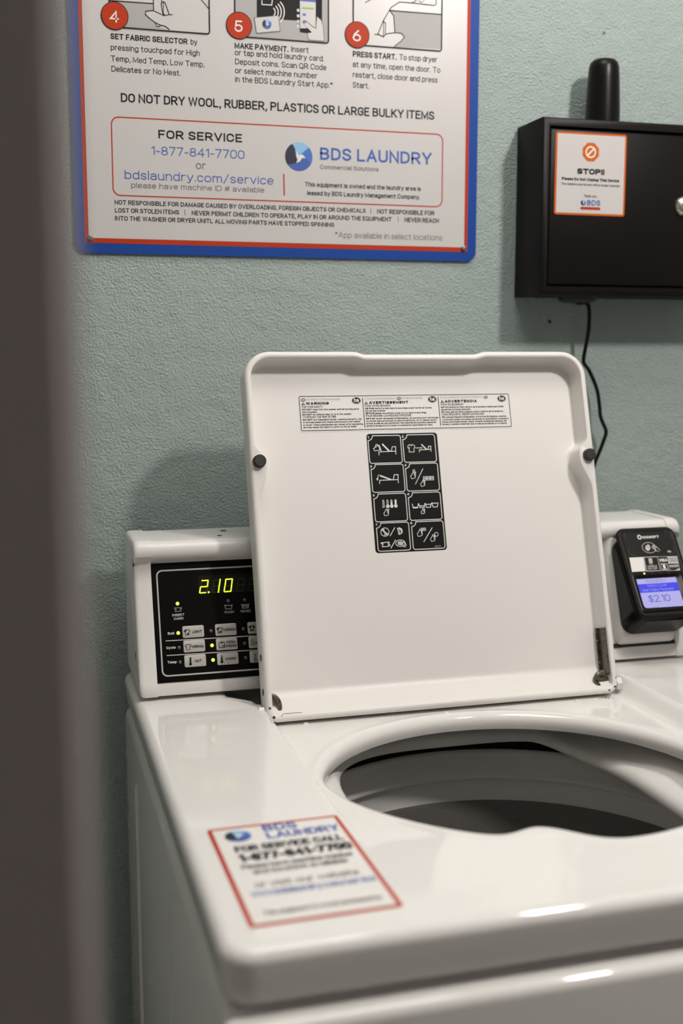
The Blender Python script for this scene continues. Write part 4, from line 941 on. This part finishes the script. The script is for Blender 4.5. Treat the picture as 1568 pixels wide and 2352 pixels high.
p.line([(908, 320), (925, 308), (972, 306), (984, 318), (984, 374), (915, 380)], .0006, k, 6, True); p.zpoly([(930, 308), (965, 306), (948, 332)], k, 6); p.line([(955, 350), (978, 348), (978, 372), (957, 374)], .0005, k, 6, True)
p.line([(1325, 280), (1330, 300), (1320, 345), (1358, 345), (1342, 300), (1346, 278)], .0005, k, 6, True)
for x, y, full in ((543, 510, 2), (946, 482, 1), (1374, 460, 0)):
    p.line([(x-7, y+70), (x-8, y+4), (x, y-3), (x+8, y+4), (x+9, y+70)], .0005, k, 6); p.disc(p.P(x+2, y+80), .0015, k, 6, 14)
    if full: p.line([(x+1, y+75), (x, y+(0 if full == 2 else 30))], .0014, k, 6)
    else: p.disc(p.P(x+2, y+80), .0009, B_, 7, 12)
p.flat('lettering', cpan)

# --- pale mounting plate behind the terminal
def pillow(a0, a1, r, rows, m, name, parent, pl):
    q = Print(pl, None); b = MB(); rs_ = []
    for d, h in rows: rs_.append([pl.pt(u, v, h) for u, v in q.rr((a0[0]+d, a0[1]+d), (a1[0]-d, a1[1]-d), max(.0006, r-d))])
    b.rings(rs_, m, True, True); return b.build(name, parent)
pa = CP0.uv(1412, 1480); pb = CP0.uv(1388, 1230)
pl_u0 = (pa[0]+pb[0])/2-.002
pillow((pl_u0, pa[1]+.000), (CX1-.0185-.1309-.001, pb[1]+.002), .007, ((-.001, .0009), (0, .003), (.002, .0065), (.006, .0095), (.010, .0105), (.0115, .0105)), M['plate'], 'mounting_plate', wm, CP0)
b = MB(); b.add([CP0.pt(u, v, h) for h in (-.001, .0012) for u, v in ((pl_u0-.02, .0005), (CX1-.1309-.0195, .0005), (CX1-.1309-.0195, .0052), (pl_u0-.02, .0052))], [[0, 1, 2, 3], [4, 5, 6, 7], [0, 1, 5, 4], [1, 2, 6, 5], [2, 3, 7, 6], [3, 0, 4, 7]], M['dark'])
b.build('plate_gap', wm, None)

# ================================================================== payment terminal
t35 = R(35)
RP = Plane((.667, 1.1285, .976), (1, 0, 0), (0, math.sin(t35), math.cos(t35)))
ZR = Zm(1400, 1180, .11483)
ru0, rv0 = -.0005, -.001; ru1, rv1 = .0765, .113
pt_ = thing('payment_terminal', tuple(CP0.pt(.575, .03, .01)), 'black card payment terminal with lilac screen on the washer console', 'payment terminal')
b = MB()
q = Print(RP, None)
def hull(d, h, r, ext=0.0, top=None): return [RP.pt(u, v, h) for u, v in q.rr((ru0+d, rv0+d-ext), (ru1-d, (top or rv1)-d), max(.0008, r-d))]
# back shell: a wedge that meets the mounting plate
def on_plate(pts):
    out_ = []
    for P1 in pts:
        t = ((CP0.O+CP0.n*.0108)-P1).dot(CP0.n)/RP.n.dot(CP0.n); out_.append(P1+RP.n*t)
    return out_
tp = .1015
base = on_plate(hull(-.0024, 0, .012, -.001, tp)); mid = hull(-.0026, -.0068, .013, -.001, tp)
mid2 = hull(-.0012, -.0052, .012, -.001, tp)
b.rings([base, mid, mid2, hull(.002, -.0052, .010, 0, tp)], M['black_pl'], True, True); b.build('back_shell', pt_)
b = MB(); b.rings([hull(.001, -.0050, .011), hull(.000, -.0042, .011), hull(0, -.0024, .011), hull(.0012, -.0010, .011), hull(.0034, 0, .010), hull(.0050, 0, .009), hull(.0060, -.0006, .008), hull(.0066, -.0006, .008)], M['black_tx'], True, True)
b.build('front_cover', pt_)
RF = RP.shifted(-.0006)
for g_ in ([(292, 505), (285, 420), (300, 370), (345, 352), (425, 348)], [(1065, 335), (1150, 345), (1200, 385), (1235, 490)], [(372, 690), (380, 770), (410, 815), (460, 830), (530, 828)], [(1165, 812), (1240, 805), (1290, 770), (1282, 665)]):
    p = Print(RF, ZR, .00012); p.line(g_, .0009, M['chip'], 2); p.flat('corner_groove', pt_)
p = Print(RF, ZR)
c = p.P(590, 470); p.stroke([(c[0]+.0021*math.cos(R(t)), c[1]+.0024*math.sin(R(t))) for t in range(0, 360, 20)], .0013, M['white'], 2, True)
p.text('KIOSOFT', (658, 497), (985, 487), 50, M['white'], .035, 2)
c = p.P(785, 680); p.stroke([(c[0]+.0089*math.cos(R(t)), c[1]+.0067*math.sin(R(t))) for t in range(25, 330, 8)], .0004, M['white'], 2)
for i, r_ in enumerate((38, 60, 82, 104)): p.line([(690+i*2+r_*1.0*math.cos(R(t)), 680+r_*.72*math.sin(R(t))) for t in range(-52, 53, 13)], .0009, M['white'], 2)
p.line([(845, 690), (850, 640), (880, 628), (915, 650), (965, 690), (1000, 738)], .0005, M['white'], 2); p.line([(850, 645), (895, 660), (930, 690)], .0006, M['white'], 2); p.line([(855, 690), (890, 715), (930, 740), (968, 760)], .0005, M['white'], 2); p.line([(870, 675), (905, 700), (925, 745), (895, 720)], .0005, M['white'], 2); p.line([(868, 640), (880, 665), (900, 690)], .0005, M['white'], 2)
p.text('Pro', (1155, 775), (1228, 778), 42, M['white'], .012, 2, shear=.35)
p.flat('lettering', pt_)
# blank code patch and card marks
p = Print(RF, ZR); p.zpoly([(388, 880), (665, 868), (715, 1150), (440, 1166)], M['white'], 2); tag(p.flat('code_patch', pt_), 'blank white square')
p = Print(RF, ZR, .00012)
p.line([(675, 872), (945, 860), (1005, 1138), (740, 1150)], .0006, M['white'], 2, True)
p.zpoly([(768, 895), (838, 890), (862, 1010), (790, 1012)], M['button'], 2); p.zpoly([(792, 990), (856, 987), (858, 1000), (794, 1003)], M['ink'], 3)
p.text('MOBILE', (760, 1075), (945, 1065), 40, M['button'], .02, 2); p.text('PAY APP', (772, 1122), (955, 1114), 40, M['button'], .02, 2)
p.flat('app_mark', pt_)
p = Print(RF, ZR, .00012)
p.line([(945, 862), (1340, 853), (1400, 1135), (1005, 1138)], .0005, M['button'], 2, True); p.line([(970, 1000), (1372, 995)], .0005, M['button'], 2); p.line([(1145, 858), (1205, 1136)], .0005, M['button'], 2)
p.text('VISA', (985, 965), (1152, 958), 62, M['white'], .03, 3, shear=.12)
p.zpoly([(1148, 858), (1338, 854), (1370, 994), (1178, 998)], M['button'], 2); p.text('AMERICAN', (1172, 918), (1335, 912), 28, M['ink_g'], .0, 3); p.text('EXPRESS', (1205, 962), (1352, 956), 28, M['ink_g'], .0, 3)
for x in (1062, 1110):
    c = p.P(x, 1062); p.stroke([(c[0]+.0031*math.cos(R(t)), c[1]+.0034*math.sin(R(t))) for t in range(0, 360, 20)], .0005, M['white'], 3, True)
c = p.P(1086, 1062); p.disc(c, .0012, M['white'], 3, 14, .0026); p.line([(1030, 1127), (1172, 1120)], .0006, M['button'], 3)
p.text('DISCOVER', (1200, 1066), (1370, 1058), 34, M['white'], .02, 3); p.text('NETWORK', (1232, 1088), (1345, 1083), 16, M['button'], .0, 3); p.zpoly([(1290, 1134), (1385, 1090), (1398, 1132)], M['button'], 3)
p.flat('card_marks', pt_)
# screen bezel and screen
def quadp(pl, pts, z): return [pl.uv(*z(*q_)) for q_ in pts]
a, c = RF.uv(*ZR(600, 1990)), RF.uv(*ZR(440, 1195)); sb0 = ((a[0]+c[0])/2, a[1]); sb1 = (ru1-.009+.0015, c[1])
b = MB(); qq = Print(RF, None)
b.rings([[RF.pt(u, v, h) for u, v in qq.rr((sb0[0]+d, sb0[1]+d), (sb1[0]-d, sb1[1]-d), .004)] for d, h in ((0, 0), (.0002, .0008), (.001, .0012), (.0042, .0012), (.0055, .0002))], M['black_pl'], False, True)
bez = b.build('screen_bezel', pt_)
RS = RF.shifted(.0003)
a, c = RS.uv(*ZR(668, 1945)), RS.uv(*ZR(540, 1312)); u_a = (a[0]+c[0])/2; v_a, v_b = a[1], c[1]
e_ = RS.uv(*ZR(1452, 1905)); u_b = max(e_[0], RS.uv(*ZR(1320, 1285))[0])
p = Print(RS, ZR, .00012); p.poly([(u_a, v_a), (u_b, v_a), (u_b, v_b), (u_a, v_b)], M['scr_l'], 1)
y1_, y2_ = (RS.uv(*ZR(570, 1400))[1]+RS.uv(*ZR(1340, 1382))[1])/2, (RS.uv(*ZR(605, 1577))[1]+RS.uv(*ZR(1365, 1550))[1])/2
p.poly([(u_a, y2_), (u_b, y2_), (u_b, y1_), (u_a, y1_)], M['scr_b'], 2); scr = tag(p.flat('screen', pt_), 'lit lilac and blue screen')
p = Print(RS, ZR, .00012)
p.text('PLEASE PAY', (725, 1375), (1125, 1367), 58, M['scr_k'], -.012, 3); p.text('Select Cycle', (752, 1463), (1138, 1452), 52, M['scr_w'], -.012, 3); p.text('then Make Payment', (655, 1550), (1285, 1536), 58, M['scr_w'], -.012, 3)
p.text('$2.10', (792, 1768), (1222, 1754), 140, M['scr_t'], -.005, 3); p.text('Washer #002', (668, 1918), (978, 1908), 45, M['scr_k'], -.012, 3); p.text('N', (1258, 1900), (1288, 1899), 40, M['scr_t'], -.01, 3)
for r_ in (12, 26): p.line([(1408+r_*math.cos(R(t)), 1890+r_*math.sin(R(t))) for t in range(-150, -29, 20)], .0005, M['scr_c'], 3)
p.disc(p.P(1408, 1890), .0005, M['scr_c'], 3, 8); p.flat('screen_text', scr)
for x, y, on in ((680, 1205, 1), (842, 1197, 0), (1010, 1190, 0), (1170, 1184, 0)):
    p = Print(RF, ZR, .0013); p.disc(p.P(x, y), .0011, M['led_core' if on else 'chip'], 1, 12); tag(p.flat('indicator_light', pt_), 'lit yellow-green lamp' if on else 'unlit lamp')
